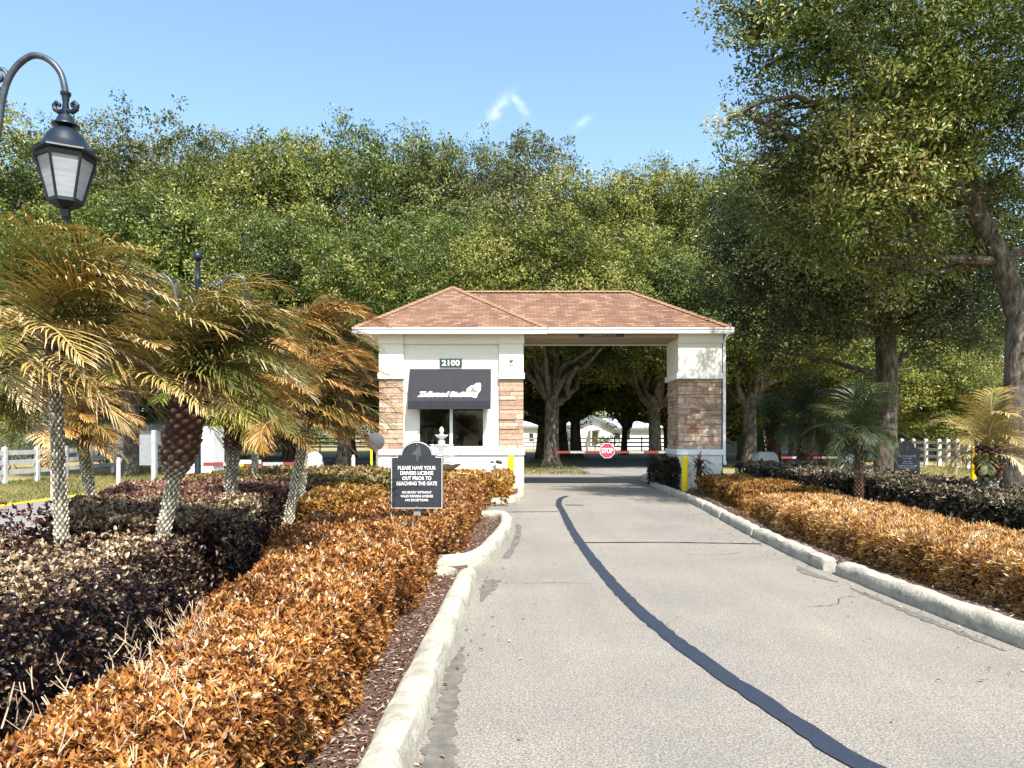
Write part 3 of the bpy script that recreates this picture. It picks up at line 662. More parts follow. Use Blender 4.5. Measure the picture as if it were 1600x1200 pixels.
# lettering on the sloped face
sl = math.atan2((YW - .05) - ya, 3.315 - 2.42)         # lean of the face from vertical
def onface(z, off): # point y on the face for height z
    return ya + (z - 2.42) / (3.315 - 2.42) * ((YW - .05) - ya) - off
rotf = (PI / 2 + 0 - sl, 0, 0)
def face_text(name, s, cx, cz, w_, h_, mat, bold, shear, off, depth=.003):
    o = text_obj(name, s, cx, onface(cz, off), cz, w_, h_, mat, None, bold, shear, depth, (PI / 2 - sl, 0, 0)); return awp(o, name, mat)
YA = YW - .25
lz = PZ(616, YA - .08)
face_text('lettering_border', 'Zellwood Station', PX(695, YA), lz, 1.46, .165, M['whitesign'], .07, .35, .012)
face_text('lettering', 'Zellwood Station', PX(694, YA), lz, 1.30, .10, M['letgrey'], .0, .35, .018)
# pale shape with a small dark engine emblem at the end of the name
def emb(name, pts, mat, off, depth=.004):
    m = MB(); P = [Vector((PX(x, YA - .05), 0, PZ(y, YA - .05))) for x, y in pts]; k = len(P)
    vs = [(p.x, onface(p.z, off), p.z) for p in P] + [(p.x, onface(p.z, off) + depth, p.z) for p in P]
    m.add(vs, [tuple(range(k)), tuple(range(2 * k - 1, k - 1, -1))] + [(i, i + k, (i + 1) % k + k, (i + 1) % k) for i in range(k)])
    awp(m, name, mat)
emb('emblem_border', [(728, 613), (730, 607), (736, 602.5), (742, 601), (743.5, 598.5), (750, 598), (751.5, 601), (750.8, 610), (746.5, 616), (745, 621.5), (741, 622), (736, 619), (729, 617)], M['whitesign'], .020)
emb('emblem', [(733, 612.5), (734.5, 610), (736, 610), (737, 606), (739, 604.5), (741.5, 605.5), (741.5, 609), (744.5, 610.5), (746.2, 609), (746.2, 602), (748.2, 602), (748.2, 609.5), (745.5, 612.8)], M['brass'], .026)
# house number
npl = MB(); npl.box(PX(687, YW), PX(722, YW), YW - .03, YW - .002, PZ(574, YW), PZ(560.5, YW))
M['green'] = surf('dark_green_plate', (.035, .065, .045), (.028, .05, .035), 4, .5)
pl = wpart(npl, 'number_plate', M['green'])
o = text_obj('house_number', '2100', PX(704.5, YW), YW - .034, PZ(567.2, YW), PX(718.5, YW) - PX(690.5, YW), .155, M['whitesign'], None, .02); o.parent = pl
# camera dome
m = MB(); m.ball((PX(799, YF), YF - .03, PZ(563, YF)), .055); m.box(PX(799, YF) - .06, PX(799, YF) + .06, YF - .03, YF + .0, PZ(568, YF) - .03, PZ(568, YF) + .02, 1)
wpart(m, 'security_camera', [M['grey'], M['trim']], smooth=False)
# drive-through column
cx0, cx1, cy1 = 4.547, 5.737, 21.7
m = MB(); m.box(cx0, cx1, YF, cy1, 3.197, 4.158); m.box(cx0, cx1, YF, cy1, .0, .958); m.box(cx0 + .05, cx1 - .05, YF + .05, cy1 - .05, .958, 3.197)
m.box(cx0 - .03, cx1 + .02, YF - .035, cy1 + .03, 4.02, 4.28) if False else None
wpart(m, 'column', M['stucco'])
m = MB(); m.box(cx0 + .001, cx1 + .02, YF - .035, YF + .0, 4.02, 4.28); wpart(m, 'frieze', M['stucco'])
m = MB(); m.box(cx0 - .05, cx1 + .035, YF - .055, cy1 + .05, .958, 1.115); wpart(m, 'trim_band', M['trim'], bevel=.008)
m = MB(); m.box(cx0 - .05, cx1 + .035, YF - .05, cy1 + .05, 3.04, 3.197); wpart(m, 'trim_band', M['trim'], bevel=.006)
m = MB(); stones(m, cx0, cx1, 1.115, 3.04, st_front(YF + .045)); stones(m, YF + .05, cy1 - .02, 1.115, 3.04, st_side(cx0 + .045, -1)); stones(m, YF + .05, cy1 - .02, 1.115, 3.04, st_side(cx1 - .045, 1))
wpart(m, 'stone_veneer', M['stone'], bevel=.006)
# beam over the lane
m = MB(); m.box(xr1, cx0, YF, YF + .25, 4.158, 4.28); m.box(xr1, cx0, 21.45, cy1, 4.158, 4.28); wpart(m, 'beam', M['taupe'])
m = MB(); m.box(xr1, cx0, YF + .25, 21.45, 4.17, 4.28); wpart(m, 'lane_ceiling', M['taupe'])
# roofs
def slope(mb, pts):
    P = [Vector(p) for p in pts]; n = (P[1] - P[0]).cross(P[2] - P[0]).normalized()
    if n.z < 0: n = -n
    u = Vector((0, 0, 1)).cross(n).normalized(); v = n.cross(u).normalized()
    uv = [(p.dot(u) + 50, p.dot(v) + 50) for p in P]
    mb.add(P, [tuple(range(len(P)))], 0, .5, [uv])
ex0, ex1, ey0, ey1, ze = -4.27, .95, 19.86, 24.3, 4.375
pk = Vector((-1.77, 22.2, 5.94))
m = MB(); C4 = [(ex0, ey0, ze), (ex1, ey0, ze), (ex1, ey1, ze), (ex0, ey1, ze)]
for i in range(4): slope(m, [C4[i], C4[(i + 1) % 4], pk])
wpart(m, 'booth_roof', M['shingle'], fix=False)
m = MB()
def cap(mb, a, b_, r=.05):
    a = Vector(a) + Vector((0, 0, .012)); b_ = Vector(b_) + Vector((0, 0, .012)); n = int((b_ - a).length / .16)
    d = (b_ - a).normalized(); s = d.cross(Vector((0, 0, 1))).normalized(); u = s.cross(d)
    for i in range(n):
        p = a.lerp(b_, i / n); q = a.lerp(b_, (i + 1.15) / n); l0, l1 = .022, .004
        w_ = .1
        vs = [p - s * w_ - u * .045 + u * l0, p + u * (l0 + .02), p + s * w_ - u * .045 + u * l0, q - s * w_ - u * .045 + u * l1, q + u * (l1 + .02), q + s * w_ - u * .045 + u * l1]
        mb.add(vs, [(0, 1, 4, 3), (1, 2, 5, 4), (0, 2, 1)], 0, random.random())
for c in C4: cap(m, c, pk)
wpart(m, 'booth_roof_ridge_caps', M['ridgecap'], fix=False)
mx0, mx1, my0, my1, zm = .0, 5.96, 19.99, 23.1, 4.395
rl, rr = Vector((-1.4, 21.9, 5.74)), Vector((3.51, 21.9, 5.74))
m = MB(); slope(m, [(mx0 - 1, my0, zm), (mx1, my0, zm), rr, rl]); slope(m, [(mx1, my0, zm), (mx1, my1, zm), rr]); slope(m, [(mx1, my1, zm), (mx0 - 1, my1, zm), rl, rr])
wpart(m, 'bay_roof', M['shingle'], fix=False)
m = MB(); cap(m, (mx1, my0, zm), rr); cap(m, (mx1, my1, zm), rr); cap(m, rr, rl)
wpart(m, 'bay_roof_ridge_caps', M['ridgecap'], fix=False)
m = MB(); m.box(ex0 + .04, ex1 - .041, ey0 + .04, 23.0, 4.285, 4.35); m.box(ex1 - .04, mx1 - .04, my0 + .04, my1 - .04, 4.29, 4.37)
wpart(m, 'soffit', M['trim'])
def gutter(x0, x1, y, z0, z1, name='gutter'):
    prof = [(y + .005, z1 - .01), (y, z1), (y - .012, z1), (y - .012, z1 - .03), (y + .01, z1 - .055), (y + .012, z1 - .09), (y + .03, z0), (y + .12, z0), (y + .12, z1 - .02)]
    k = len(prof); vs = [(x0, a, c) for a, c in prof] + [(x1, a, c) for a, c in prof]
    mm = MB(); mm.add(vs, [tuple(range(k)), tuple(range(2 * k - 1, k - 1, -1))] + [(i, i + k, (i + 1) % k + k, (i + 1) % k) for i in range(k)])
    return wpart(mm, name, M['gutter'])
gutter(ex0 - .02, ex1 - .0, ey0 - .06, 4.225, 4.38)
gutter(ex1 + .02, mx1 + .03, my0 - .08, 4.25, 4.40)
m = MB(); m.box(ex0 - .02, ex0 + .04, ey0 + .07, ey1, 4.23, 4.37); m.box(mx1 - .03, mx1 + .03, my0 + .05, my1, 4.25, 4.39); m.box(ex0 - .02, .3, ey1 - .04, ey1 + .02, 4.23, 4.368)
wpart(m, 'fascia', M['gutter'])
m = MB(); dx = cx1 + .06; m.box(dx - .03, dx + .04, YF - .02, YF + .05, .75, 4.05); m.box(dx - .03, dx + .04, YF - .09, YF - .02, .70, .78)
m.tube([(dx, YF + .01, 4.05), (dx + .02, YF - .12, 4.16), (dx + .03, YF - .24, 4.25)], .035, 6)
wpart(m, 'downspout', M['gutter'])
m = MB(); m.box(PX(904, YF), PX(975, YF), YF - .035, YF - .003, 4.178, 4.277, 0); m.box(PX(904, YF) - .01, PX(975, YF) + .01, YF - .04, YF - .002, 4.168, 4.177, 1)
cs = wpart(m, 'clearance_sign', [M['black'], M['taupe']])
o = text_obj('clearance_lettering', "CLEARANCE 13' 6\"", PX(938, YF), YF - .039, 4.228, .86, .062, M['faint'], None, .01); o.parent = cs

# ------------------------------------------------------------------ notice signs in the beds
def notice(x, y, base, label, lines, post_only=True, edge=True):
    root = empty('notice_sign', (x, y, 0), label, 'sign', 'black arched notice signs')
    W = .31
    def outline(k, rr=0):
        a = []
        for i in range(13):
            th = PI * (1 - i / 12) * .86 + PI * .07
            a.append((.165 * math.cos(th) * k, 1.262 - 1.02 + .155 * math.sin(th) * k))
        top = base
        pts = [(-W * k, 0 + (1 - k) * .3), (W * k, 0 + (1 - k) * .3), (W * k, .622 + (k - 1) * .3), (.235 * k, .622 + (k - 1) * .3), (.235 * k, .655 + (k - 1) * .3), (.185 * k, .655 + (k - 1) * .3)]
        arc = [(.185 * k * math.cos(t), .655 + (k - 1) * .3 + .155 * math.sin(t) * k) for t in [PI * i / 16 for i in range(1, 16)]]
        pts += arc + [(-.185 * k, .655 + (k - 1) * .3), (-.235 * k, .655 + (k - 1) * .3), (-.235 * k, .622 + (k - 1) * .3), (-W * k, .622 + (k - 1) * .3)]
        return [(px, base + pz) for px, pz in pts]
    m = MB(); m.prism(outline(1.0), -.012, .012); m.build('sign_board', M['signface'], root)
    # thin pale inset line
    oa, ob = outline(.975), outline(.957)
    k = len(oa); vs = [(p[0], -.0145, p[1]) for p in oa] + [(p[0], -.0145, p[1]) for p in ob]
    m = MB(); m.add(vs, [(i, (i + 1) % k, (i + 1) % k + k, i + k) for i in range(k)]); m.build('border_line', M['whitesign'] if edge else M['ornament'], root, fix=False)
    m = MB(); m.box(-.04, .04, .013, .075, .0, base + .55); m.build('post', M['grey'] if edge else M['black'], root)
    m = MB(); m.ball((0, -.014, base + .765), .008, 8); m.ball((0, -.014, base + .022), .008, 8); m.build('screws', M['grey'], root)
    # faded plant-like ornament under the arch
    m = MB()
    for (ox, oz, r_, sz) in ((.025, .69, .033, 1.5), (-.015, .665, .03, 1.2), (.01, .62, .022, 1.6), (-.04, .65, .018, 1), (.03, .645, .02, 1.2)):
        m.lathe([(r_, 0), (r_ * .7, .001)], 10, (0, 0, 0)); 
    m2 = MB()
    for (ox, oz, rx, rz_) in ((.022, .70, .024, .055), (-.012, .665, .03, .03), (.006, .61, .014, .05), (-.04, .655, .02, .018), (.035, .65, .018, .03)):
        pts = [(ox + rx * math.cos(2 * PI * i / 12), base + oz + rz_ * math.sin(2 * PI * i / 12)) for i in range(12)]
        m2.prism(pts, -.0148 - .0003 * ox * 10, -.0125)
    m2.build('ornament', M['ornament'], root)
    for (s, zz, wd, hh) in lines:
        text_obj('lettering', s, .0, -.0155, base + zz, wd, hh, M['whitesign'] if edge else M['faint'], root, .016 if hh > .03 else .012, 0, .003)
    return root
s1 = notice(PX(651.5, 8.8), 8.8, PZ(795, 8.8), 'black arched notice sign about drivers licenses standing in the orange hedge left of the drive',
       [('PLEASE HAVE YOUR', .488, .45, .045), ('DRIVERS LICENSE', .426, .39, .045), ('OUT PRIOR TO', .365, .345, .045), ('REACHING THE GATE', .303, .48, .045),
        ('NO ENTRY WITHOUT', .197, .35, .029), ('VALID DRIVERS LICENSE', .152, .385, .029), ('NO EXCEPTIONS', .105, .27, .029)])
y2 = 17.9
s2 = notice(PX(1417, y2), y2, PZ(741, y2), 'shaded black arched notice sign with white letters rising behind the right dark hedge',
       [('PLEASE FORWARD TO', .44, .40, .032), ('THE GATE', .385, .24, .032), ('ONE CAR', .31, .2, .028), ('GATE CLOSES', .262, .26, .028), ('AFTER EACH VEHICLE', .205, .46, .032), ('NO EXCEPTIONS', .155, .36, .028)], edge=False)

# ------------------------------------------------------------------ street lamps
def lamp():
    root = empty('street_lamp', (0, 0, 0), 'black lamp post whose six-sided lantern hangs from a gooseneck arm at the upper left', 'street lamp', 'gooseneck street lamps')
    m = MB(); m.lathe([(.11, 0), (.11, .12), (.085, .16), (.075, .5), (.055, .55), (.048, 4.2), (.055, 4.22), (.055, 4.26), (.035, 4.30), (.035, 4.46), (.05, 4.5), (.05, 4.53), (.022, 4.56)], 16); m.build('pole', M['lampmetal'], root, smooth=True)
    m = MB(); m.ball((0, 0, 4.64), .085); m.build('ball_finial', M['lampmetal'], root, smooth=True)
    for sgn in (1, -1):
        P = [(.04, 3.42), (.14, 3.42), (.27, 3.52), (.345, 3.68), (.372, 3.84), (.395, 4.0), (.435, 4.14), (.51, 4.255), (.62, 4.325), (.735, 4.295), (.82, 4.205), (.855, 4.1), (.865, 4.0)]
        q = []
        for i in range(len(P) - 1):
            p0, a, b_, p3 = [Vector((P[j][0], 0, P[j][1])) for j in (max(i - 1, 0), i, i + 1, min(i + 2, len(P) - 1))]
            for j in range(4):
                t = j / 4; q.append(.5 * ((2 * a) + (b_ - p0) * t + (2 * p0 - 5 * a + 4 * b_ - p3) * t * t + (3 * a - p0 - 3 * b_ + p3) * t ** 3))
        q.append(Vector((P[-1][0], 0, P[-1][1])))
        q = [Vector((v.x * sgn, 0, v.z)) for v in q]
        m = MB(); m.tube(q, .0235, 12); arm = m.build('arm', M['armgrey'], root, smooth=True)
        def spiral(cx, cz, r0, turns, a0, dr, rr=.016):
            return [(sgn * (cx + (r0 * (1 - i / 40 * dr)) * math.cos(a0 + i / 40 * turns)), 0, cz + (r0 * (1 - i / 40 * dr)) * math.sin(a0 + i / 40 * turns)) for i in range(41)]
        m = MB(); m.tube(spiral(.365, 4.17, .07, 8.5, -.4, .85), .0165, 8)
        m.tube([(sgn * .43, 0, 4.12), (sgn * .41, 0, 4.08), (sgn * .35, 0, 4.08), (sgn * .25, 0, 4.14), (sgn * .12, 0, 4.16), (sgn * .045, 0, 4.10)], .0165, 8)
        m.tube([(sgn * .37, 0, 3.82), (sgn * .385, 0, 3.92), (sgn * .35, 0, 4.02), (sgn * .26, 0, 4.04), (sgn * .14, 0, 3.94), (sgn * .05, 0, 3.78)], .016, 8)
        m.build('scrollwork', M['armgrey'], root, smooth=True)
        lx = .865 * sgn
        ln = empty('lantern', (lx, 0, 0)); ln.parent = root
        m = MB(); m.lathe([(.028, 4.02), (.036, 4.03), (.036, 4.05), (.024, 4.055)], 12)
        m.lathe([(.018, 3.88), (.026, 3.92), (.02, 3.97), (.028, 4.02)], 12)
        for s2_ in (1, -1):
            m.tube([(s2_ * (.01), 0, 3.915), (s2_ * .05, 0, 3.905), (s2_ * .078, 0, 3.925), (s2_ * .085, 0, 3.955), (s2_ * .066, 0, 3.975), (s2_ * .045, 0, 3.96), (s2_ * .05, 0, 3.942)], [.018, .02, .02, .018, .017, .014, .012], 8)
        m.lathe([(.022, 3.89), (.034, 3.885), (.055, 3.86), (.066, 3.83), (.092, 3.81), (.094, 3.80), (.05, 3.795), (.028, 3.785)], 18)
        m.build('collar', M['lampmetal'], ln, smooth=True)
        m = MB(); m.lathe([(.028, 3.79), (.07, 3.775), (.105, 3.745), (.13, 3.71), (.148, 3.67), (.168, 3.635), (.20, 3.61), (.205, 3.602), (.16, 3.602)], 28, cap=False)
        m.lathe([(.19, 3.612), (.215, 3.606), (.232, 3.598), (.235, 3.585), (.214, 3.572), (.19, 3.572)], 6, phase=PI / 6)
        m.build('lantern_roof', M['lampmetal'], ln, smooth=True)
        zt, zb, rt, rb = 3.572, 3.225, .198, .112
        m = MB(); m.lathe([(rt + .005, zt), (rt + .0, zt - .03), (rt - .02, zt - .03), (rt - .02, zt)], 6, phase=PI / 6, cap=False)
        m.lathe([(rb + .008, zb + .025), (rb + .008, zb), (.07, zb - .035), (.035, zb - .05), (.03, zb - .1), (.016, zb - .13), (.014, zb - .17), (.004, zb - .19)], 6, phase=PI / 6)
        for j in range(6):
            th = 2 * PI * j / 6 + PI / 6
            m.tube([(rt * math.cos(th), rt * math.sin(th), zt - .01), (rb * math.cos(th), rb * math.sin(th), zb + .01)], .011, 6)
        m.build('lantern_cage', M['lampmetal'], ln)
        m = MB(); m.lathe([(rt - .012, zt - .01), (rb - .004, zb + .02)], 6, phase=PI / 6, cap=False); m.build('lantern_glass', M['frost'], ln)
        m = MB(); m.lathe([(.035, zb + .04), (.05, zb + .1), (.05, zb + .26), (.03, zb + .3)], 12); m.build('bulb', M['whitesign'], ln, smooth=True)
        for ch in ln.children: pass
    return root
L0 = lamp(); L0.location = (PX(-79, 5.5), 5.5, 0)
L1 = copy_tree(L0, (PX(309, 13), 13, 0), 0, 'black lamp post with ball finial standing among the palms behind the left hedge')

# ------------------------------------------------------------------ hedges
def hedge(label, xl, xr, y0, y1, h, L, n, mats, cat='hedge', group=None, asp=.42, ros=5, tan_top=None, twigs=0, top=(.5, .2), side=(.45, .2), detail=False, depth=.05, ymin_cap=True, core='core', bias=1.0, name='hedge', patch_tw=None):
    fx = lambda t, y: np.interp(y, [p[0] for p in t], [p[1] for p in t]) if hasattr(t, '__len__') else np.full_like(np.asarray(y, float), t)
    fh = lambda y: fx(h, y)
    root = empty(name, (float(fx(xl, (y0 + y1) / 2) + fx(xr, (y0 + y1) / 2)) / 2, (y0 + y1) / 2, 0), label, cat, group)
    inv = Matrix.Translation(-Vector(root.location))
    k = n // ros
    u = rng.random(k)
    y = ((y0 ** (1 - bias) + u * (y1 ** (1 - bias) - y0 ** (1 - bias))) ** (1 / (1 - bias))) if abs(bias - 1) > 1e-3 else y0 * (y1 / y0) ** u
    a, b_ = fx(xl, y), fx(xr, y); hh = fh(y); wd = b_ - a
    per = wd + 2 * hh; s = rng.random(k) * per
    x = np.where(s < hh, a, np.where(s < hh + wd, a + (s - hh), b_)); z = np.where(s < hh, s, np.where(s < hh + wd, hh, per - s))
    nx = np.where(s < hh, -1., np.where(s < hh + wd, 0, 1.)); nz = np.where((s >= hh) & (s < hh + wd), 1., .15)
    ny = np.zeros(k)
    # end caps
    e = rng.random(k) < (2 * (np.mean(wd)) * np.mean(hh)) / (np.mean(per) * (y1 - y0) + 2 * np.mean(wd) * np.mean(hh))
    side_ = rng.random(k) < .5
    x = np.where(e, a + wd * rng.random(k), x); z = np.where(e, hh * rng.random(k), z); y = np.where(e, np.where(side_, y0, y1), y)
    nx = np.where(e, 0, nx); nz = np.where(e, .15, nz); ny = np.where(e, np.where(side_, -1, 1), 0)
    istop = nz > .9
    # round the shoulders
    rd = .16
    for arr_a, sg in ((a, -1), (b_, 1)):
        dx_ = np.abs(x - arr_a); m_ = np.clip(1 - dx_ / rd, 0, 1); z = z - istop * m_ ** 2 * rd * .45; nx = nx + istop * m_ * sg * .8
    sx_ = np.where(nx > 0, 1, -1); mz = np.clip(1 - (hh - z) / rd, 0, 1)
    x = x - np.where(istop | (nx == 0), 0, sx_ * mz ** 2 * rd * .45); nz = nz + (~istop) * mz * .8
    bmp = .06 * wob(x * 1.6, y * 1.3 + z * 2) + .03 * wob(x * 5, y * 5 + z * 5)
    Nn = unit(np.stack([nx, ny, nz], 1)); P = np.stack([x, y, np.maximum(z, .02)], 1) + Nn * (bmp - depth * rng.exponential(1, k))[:, None]
    P[:, 2] = np.maximum(P[:, 2], .05)
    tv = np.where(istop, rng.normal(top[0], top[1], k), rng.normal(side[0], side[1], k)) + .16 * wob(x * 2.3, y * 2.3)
    idx = np.repeat(np.arange(k), ros); nl = len(idx); az = rng.random(nl) * 2 * PI
    T1 = unit(np.cross(Nn, np.array([.3, .9, .1]))); T2 = np.cross(Nn, T1)
    tilt = rng.uniform(.1, 1.15, nl)
    Dv = Nn[idx] * np.cos(tilt)[:, None] + (T1[idx] * np.cos(az)[:, None] + T2[idx] * np.sin(az)[:, None]) * np.sin(tilt)[:, None] + .25 * randdir(nl) + np.array([0, 0, .1])
    nr = unit(Nn[idx] * np.sin(tilt)[:, None] - (T1[idx] * np.cos(az)[:, None] + T2[idx] * np.sin(az)[:, None]) * np.cos(tilt)[:, None] + .35 * randdir(nl))
    nr = np.where((nr * Nn[idx]).sum(1, keepdims=True) < 0, -nr, nr)
    Lv = L * (.55 + .8 * rng.random(nl)) * (np.clip(P[idx, 1] / 4.0, .85, 99) ** .28)
    v, t, q = leaves(P[idx] + randdir(nl) * L * .25, Dv, nr, Lv, Lv * asp, .14, .3, detail)
    rn = np.clip(tv[idx] + rng.normal(0, .17, nl), 0, 1)
    o = link('foliage', arr_mesh('foliage', v, t, mats, {'rnd': np.repeat(rn, q)}), root); o.matrix_parent_inverse = inv
    # solid filler hull inside the hedge, added to block light
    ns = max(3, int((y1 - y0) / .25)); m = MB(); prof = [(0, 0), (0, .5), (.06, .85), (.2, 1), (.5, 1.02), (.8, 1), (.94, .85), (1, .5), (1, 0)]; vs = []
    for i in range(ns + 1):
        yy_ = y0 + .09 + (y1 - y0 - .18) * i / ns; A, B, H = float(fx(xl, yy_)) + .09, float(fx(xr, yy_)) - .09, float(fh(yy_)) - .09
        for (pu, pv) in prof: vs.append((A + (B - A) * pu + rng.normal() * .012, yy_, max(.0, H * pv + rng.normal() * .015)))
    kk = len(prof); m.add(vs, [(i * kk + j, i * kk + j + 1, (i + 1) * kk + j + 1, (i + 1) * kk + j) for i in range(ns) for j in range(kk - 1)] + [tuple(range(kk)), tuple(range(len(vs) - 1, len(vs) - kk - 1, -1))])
    o = m.build('stems', M[core], root); o.matrix_parent_inverse = inv  # added light-blocking hull, no separate stems modelled
    if twigs or patch_tw:
        m = MB(); sp = []
        for _ in range(twigs):
            ty = y0 + (y1 - y0) * random.random() ** 1.5; tx = random.uniform(float(fx(xl, ty)), float(fx(xr, ty))); sp.append((tx, ty, float(fh(ty)) - .05, .10))
        for (px_, py_, rx_, ry_, cnt, ll) in (patch_tw or []):
            for _ in range(cnt): 
                ty = py_ + random.gauss(0, ry_); sp.append((px_ + random.gauss(0, rx_), ty, float(fh(ty)) - .1, ll))
        for (tx, ty, tz, ll) in sp:
            d = Vector((random.gauss(0, .5), random.gauss(0, .5), 1)).normalized(); l_ = ll * random.uniform(.7, 1.6); r_ = random.uniform(.0018, .0036)
            p = Vector((tx, ty, tz)); q_ = p + d * l_; m.tube([p, p.lerp(q_, .5) + Vector((random.gauss(0, .008), random.gauss(0, .008), 0)), q_], [r_, r_ * .85, r_ * .6], 4)
            for _q in range(2):
                d2 = (d + Vector((random.gauss(0, .6), random.gauss(0, .6), .2))).normalized(); m.tube([p.lerp(q_, .5), p.lerp(q_, .5) + d2 * l_ * .5], [r_ * .7, r_ * .4], 4)
        o = m.build('bare_twigs', M['twig'], root, fix=False); o['kind'] = 'stuff'; o.matrix_parent_inverse = inv
    return root
G1 = 'frost-browned low hedges'; G2 = 'dark clipped hedges'
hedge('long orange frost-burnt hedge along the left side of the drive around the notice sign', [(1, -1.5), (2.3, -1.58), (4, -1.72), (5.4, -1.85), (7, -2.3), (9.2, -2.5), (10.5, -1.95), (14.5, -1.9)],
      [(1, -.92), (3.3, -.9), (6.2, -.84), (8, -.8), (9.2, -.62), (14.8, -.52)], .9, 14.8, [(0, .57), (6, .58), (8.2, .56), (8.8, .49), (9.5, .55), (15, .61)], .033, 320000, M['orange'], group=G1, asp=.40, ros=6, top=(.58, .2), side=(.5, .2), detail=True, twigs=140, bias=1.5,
      patch_tw=[(-1.5, 3.6, .15, .25, 110, .10), (-1.5, 2.75, .13, .2, 60, .10), (-1.42, 2.2, .12, .2, 40, .10)])
hedge('short ochre hedge in front of the gatehouse window around the fountain', [(15, -3.1), (19, -3.1)], [(15.4, -.75), (16.3, -.25), (17, -.08), (19, -.02)], 15.5, 18.9, .58, .06, 26000, M['ochre'], group=G1, ros=5, top=(.62, .2), side=(.5, .22))
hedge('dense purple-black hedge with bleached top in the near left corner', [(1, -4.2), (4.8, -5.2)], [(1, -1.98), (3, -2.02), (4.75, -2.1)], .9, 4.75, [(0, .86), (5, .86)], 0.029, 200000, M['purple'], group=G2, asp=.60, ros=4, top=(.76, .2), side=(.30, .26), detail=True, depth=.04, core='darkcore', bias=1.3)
hedge('low rust hedge between the orange hedge and the reddish one', [(9.8, -2.95), (12.2, -3.1)], [(9.8, -2.55), (10.6, -2.05), (12.2, -2.05)], 9.7, 12.2, .66, .045, 16000, M['ochre'], group=G1, ros=5, top=(.5, .25), side=(.4, .22))
hedge('pinkish-brown bushy hedge at the far left edge before the exit lane', -5.4, -4.2, 4.6, 5.9, .78, .05, 26000, M['pinkleaf'], group=G2, asp=.5, ros=4, top=(.6, .25), side=(.4, .25), core='darkcore')
hedge('wide dark purple hedge behind the near one, between the palm trunks', [(5.7, -3.6), (8.4, -4.95)], [(5.7, -2.25), (7.5, -2.55), (8.4, -2.75)], 5.8, 8.2, [(5, .80), (13, .78)], .040, 80000, M['purple'], group=G2, asp=.55, ros=4, top=(.72, .22), side=(.36, .24), core='darkcore', bias=1.2)
hedge('reddish frost-bitten hedge behind the dark one around the lamp post', [(8.4, -5.0), (12.2, -6.3)], [(8.4, -2.95), (10, -3.1), (12.2, -3.3)], 8.35, 12.1, .74, .044, 70000, M['pinkleaf'], group=G2, asp=.5, ros=4, top=(.62, .25), side=(.4, .25), core='darkcore')
hedge('olive-brown box hedge left of the gatehouse behind the leaning palm', [(12.3, -6.0), (17, -6.0)], [(12.3, -2.2), (14, -2.2), (16.9, -2.9)], 12.3, 16.9, .74, .055, 52000, M['olivehedge'], group=G2, asp=.5, ros=4, top=(.62, .22), side=(.45, .22))
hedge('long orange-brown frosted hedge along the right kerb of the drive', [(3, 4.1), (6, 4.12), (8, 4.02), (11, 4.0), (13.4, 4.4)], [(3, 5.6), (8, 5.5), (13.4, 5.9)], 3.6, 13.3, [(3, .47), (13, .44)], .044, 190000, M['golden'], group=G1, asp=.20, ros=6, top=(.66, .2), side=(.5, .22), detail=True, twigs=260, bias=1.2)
hedge('short brown hedge by the stone column foot, partly in tree shade', [(13.8, 4.45), (18, 4.75)], [(13.8, 6.0), (18, 6.0)], 13.9, 18.6, .46, .05, 34000, M['ochre'], group=G1, asp=.36, ros=5, top=(.42, .2), side=(.34, .22), twigs=60)
hedge('long dark hedge running behind the orange hedge on the right', [(7, 6.3), (13, 6.3), (19.5, 5.9)], [(7, 8.2), (13, 8.0), (19.5, 8.6)], 6.6, 19.6, [(6, .60), (12, .68), (20, .78)], .05, 110000, M['darkhedge'], group=G2, asp=.5, ros=4, top=(.66, .25), side=(.4, .22), core='darkcore', bias=1.1)
hedge('narrow dark green hedge against the inner face of the stone column', 4.12, 4.50, 19.9, 22.3, .86, .045, 11000, M['darkhedge'], group=G2, ros=4, top=(.4, .2), side=(.3, .2), core='darkcore')

def shrub(label, x, y, r, h, mat, L=.09, n=36, z0=.2, cat='shrub', group=None, name='shrub'):
    root = empty(name, (x, y, 0), label, cat, group)
    bl = [(rng.normal() * r * .4, rng.normal() * r * .4, z0 + h * (.25 + .55 * rng.random()), (r * .6, r * .6, h * .3)) for _ in range(7)]
    link('foliage', crown_mesh('foliage', bl, mat, n * 4, 22, L, r * .28), root)
    m = MB()
    for b_ in bl: limb(m, (0, 0, 0), b_[:3], .04, .012, .1, 5, sides=5)
    m.build('stems', M['bark'], root)
shrub('yellow-green shrub beyond the left fence', PX(8, 29), 29, 1.2, 2.3, M['shrubyellow'], .12, 20)
shrub('grey-green bushy shrub behind the left fence beside the white house', PX(70, 33), 33, 1.6, 2.4, M['shrubgrey'], .12, 24)
shrub('pale grey-green shrub right of the first palm trunk behind the fence', PX(165, 34), 34, 1.3, 2.3, M['shrubgrey'], .12, 20)
shrub('small green bush in front of the white house seen through the drive-through', PX(948, 66), 66, 1.1, 1.7, M['shrubyellow'], .16, 14)
shrub('low round bush beside the house fence left of the house', PX(878, 66), 66, 1.2, 1.7, M['shrubgrey'], .16, 14)

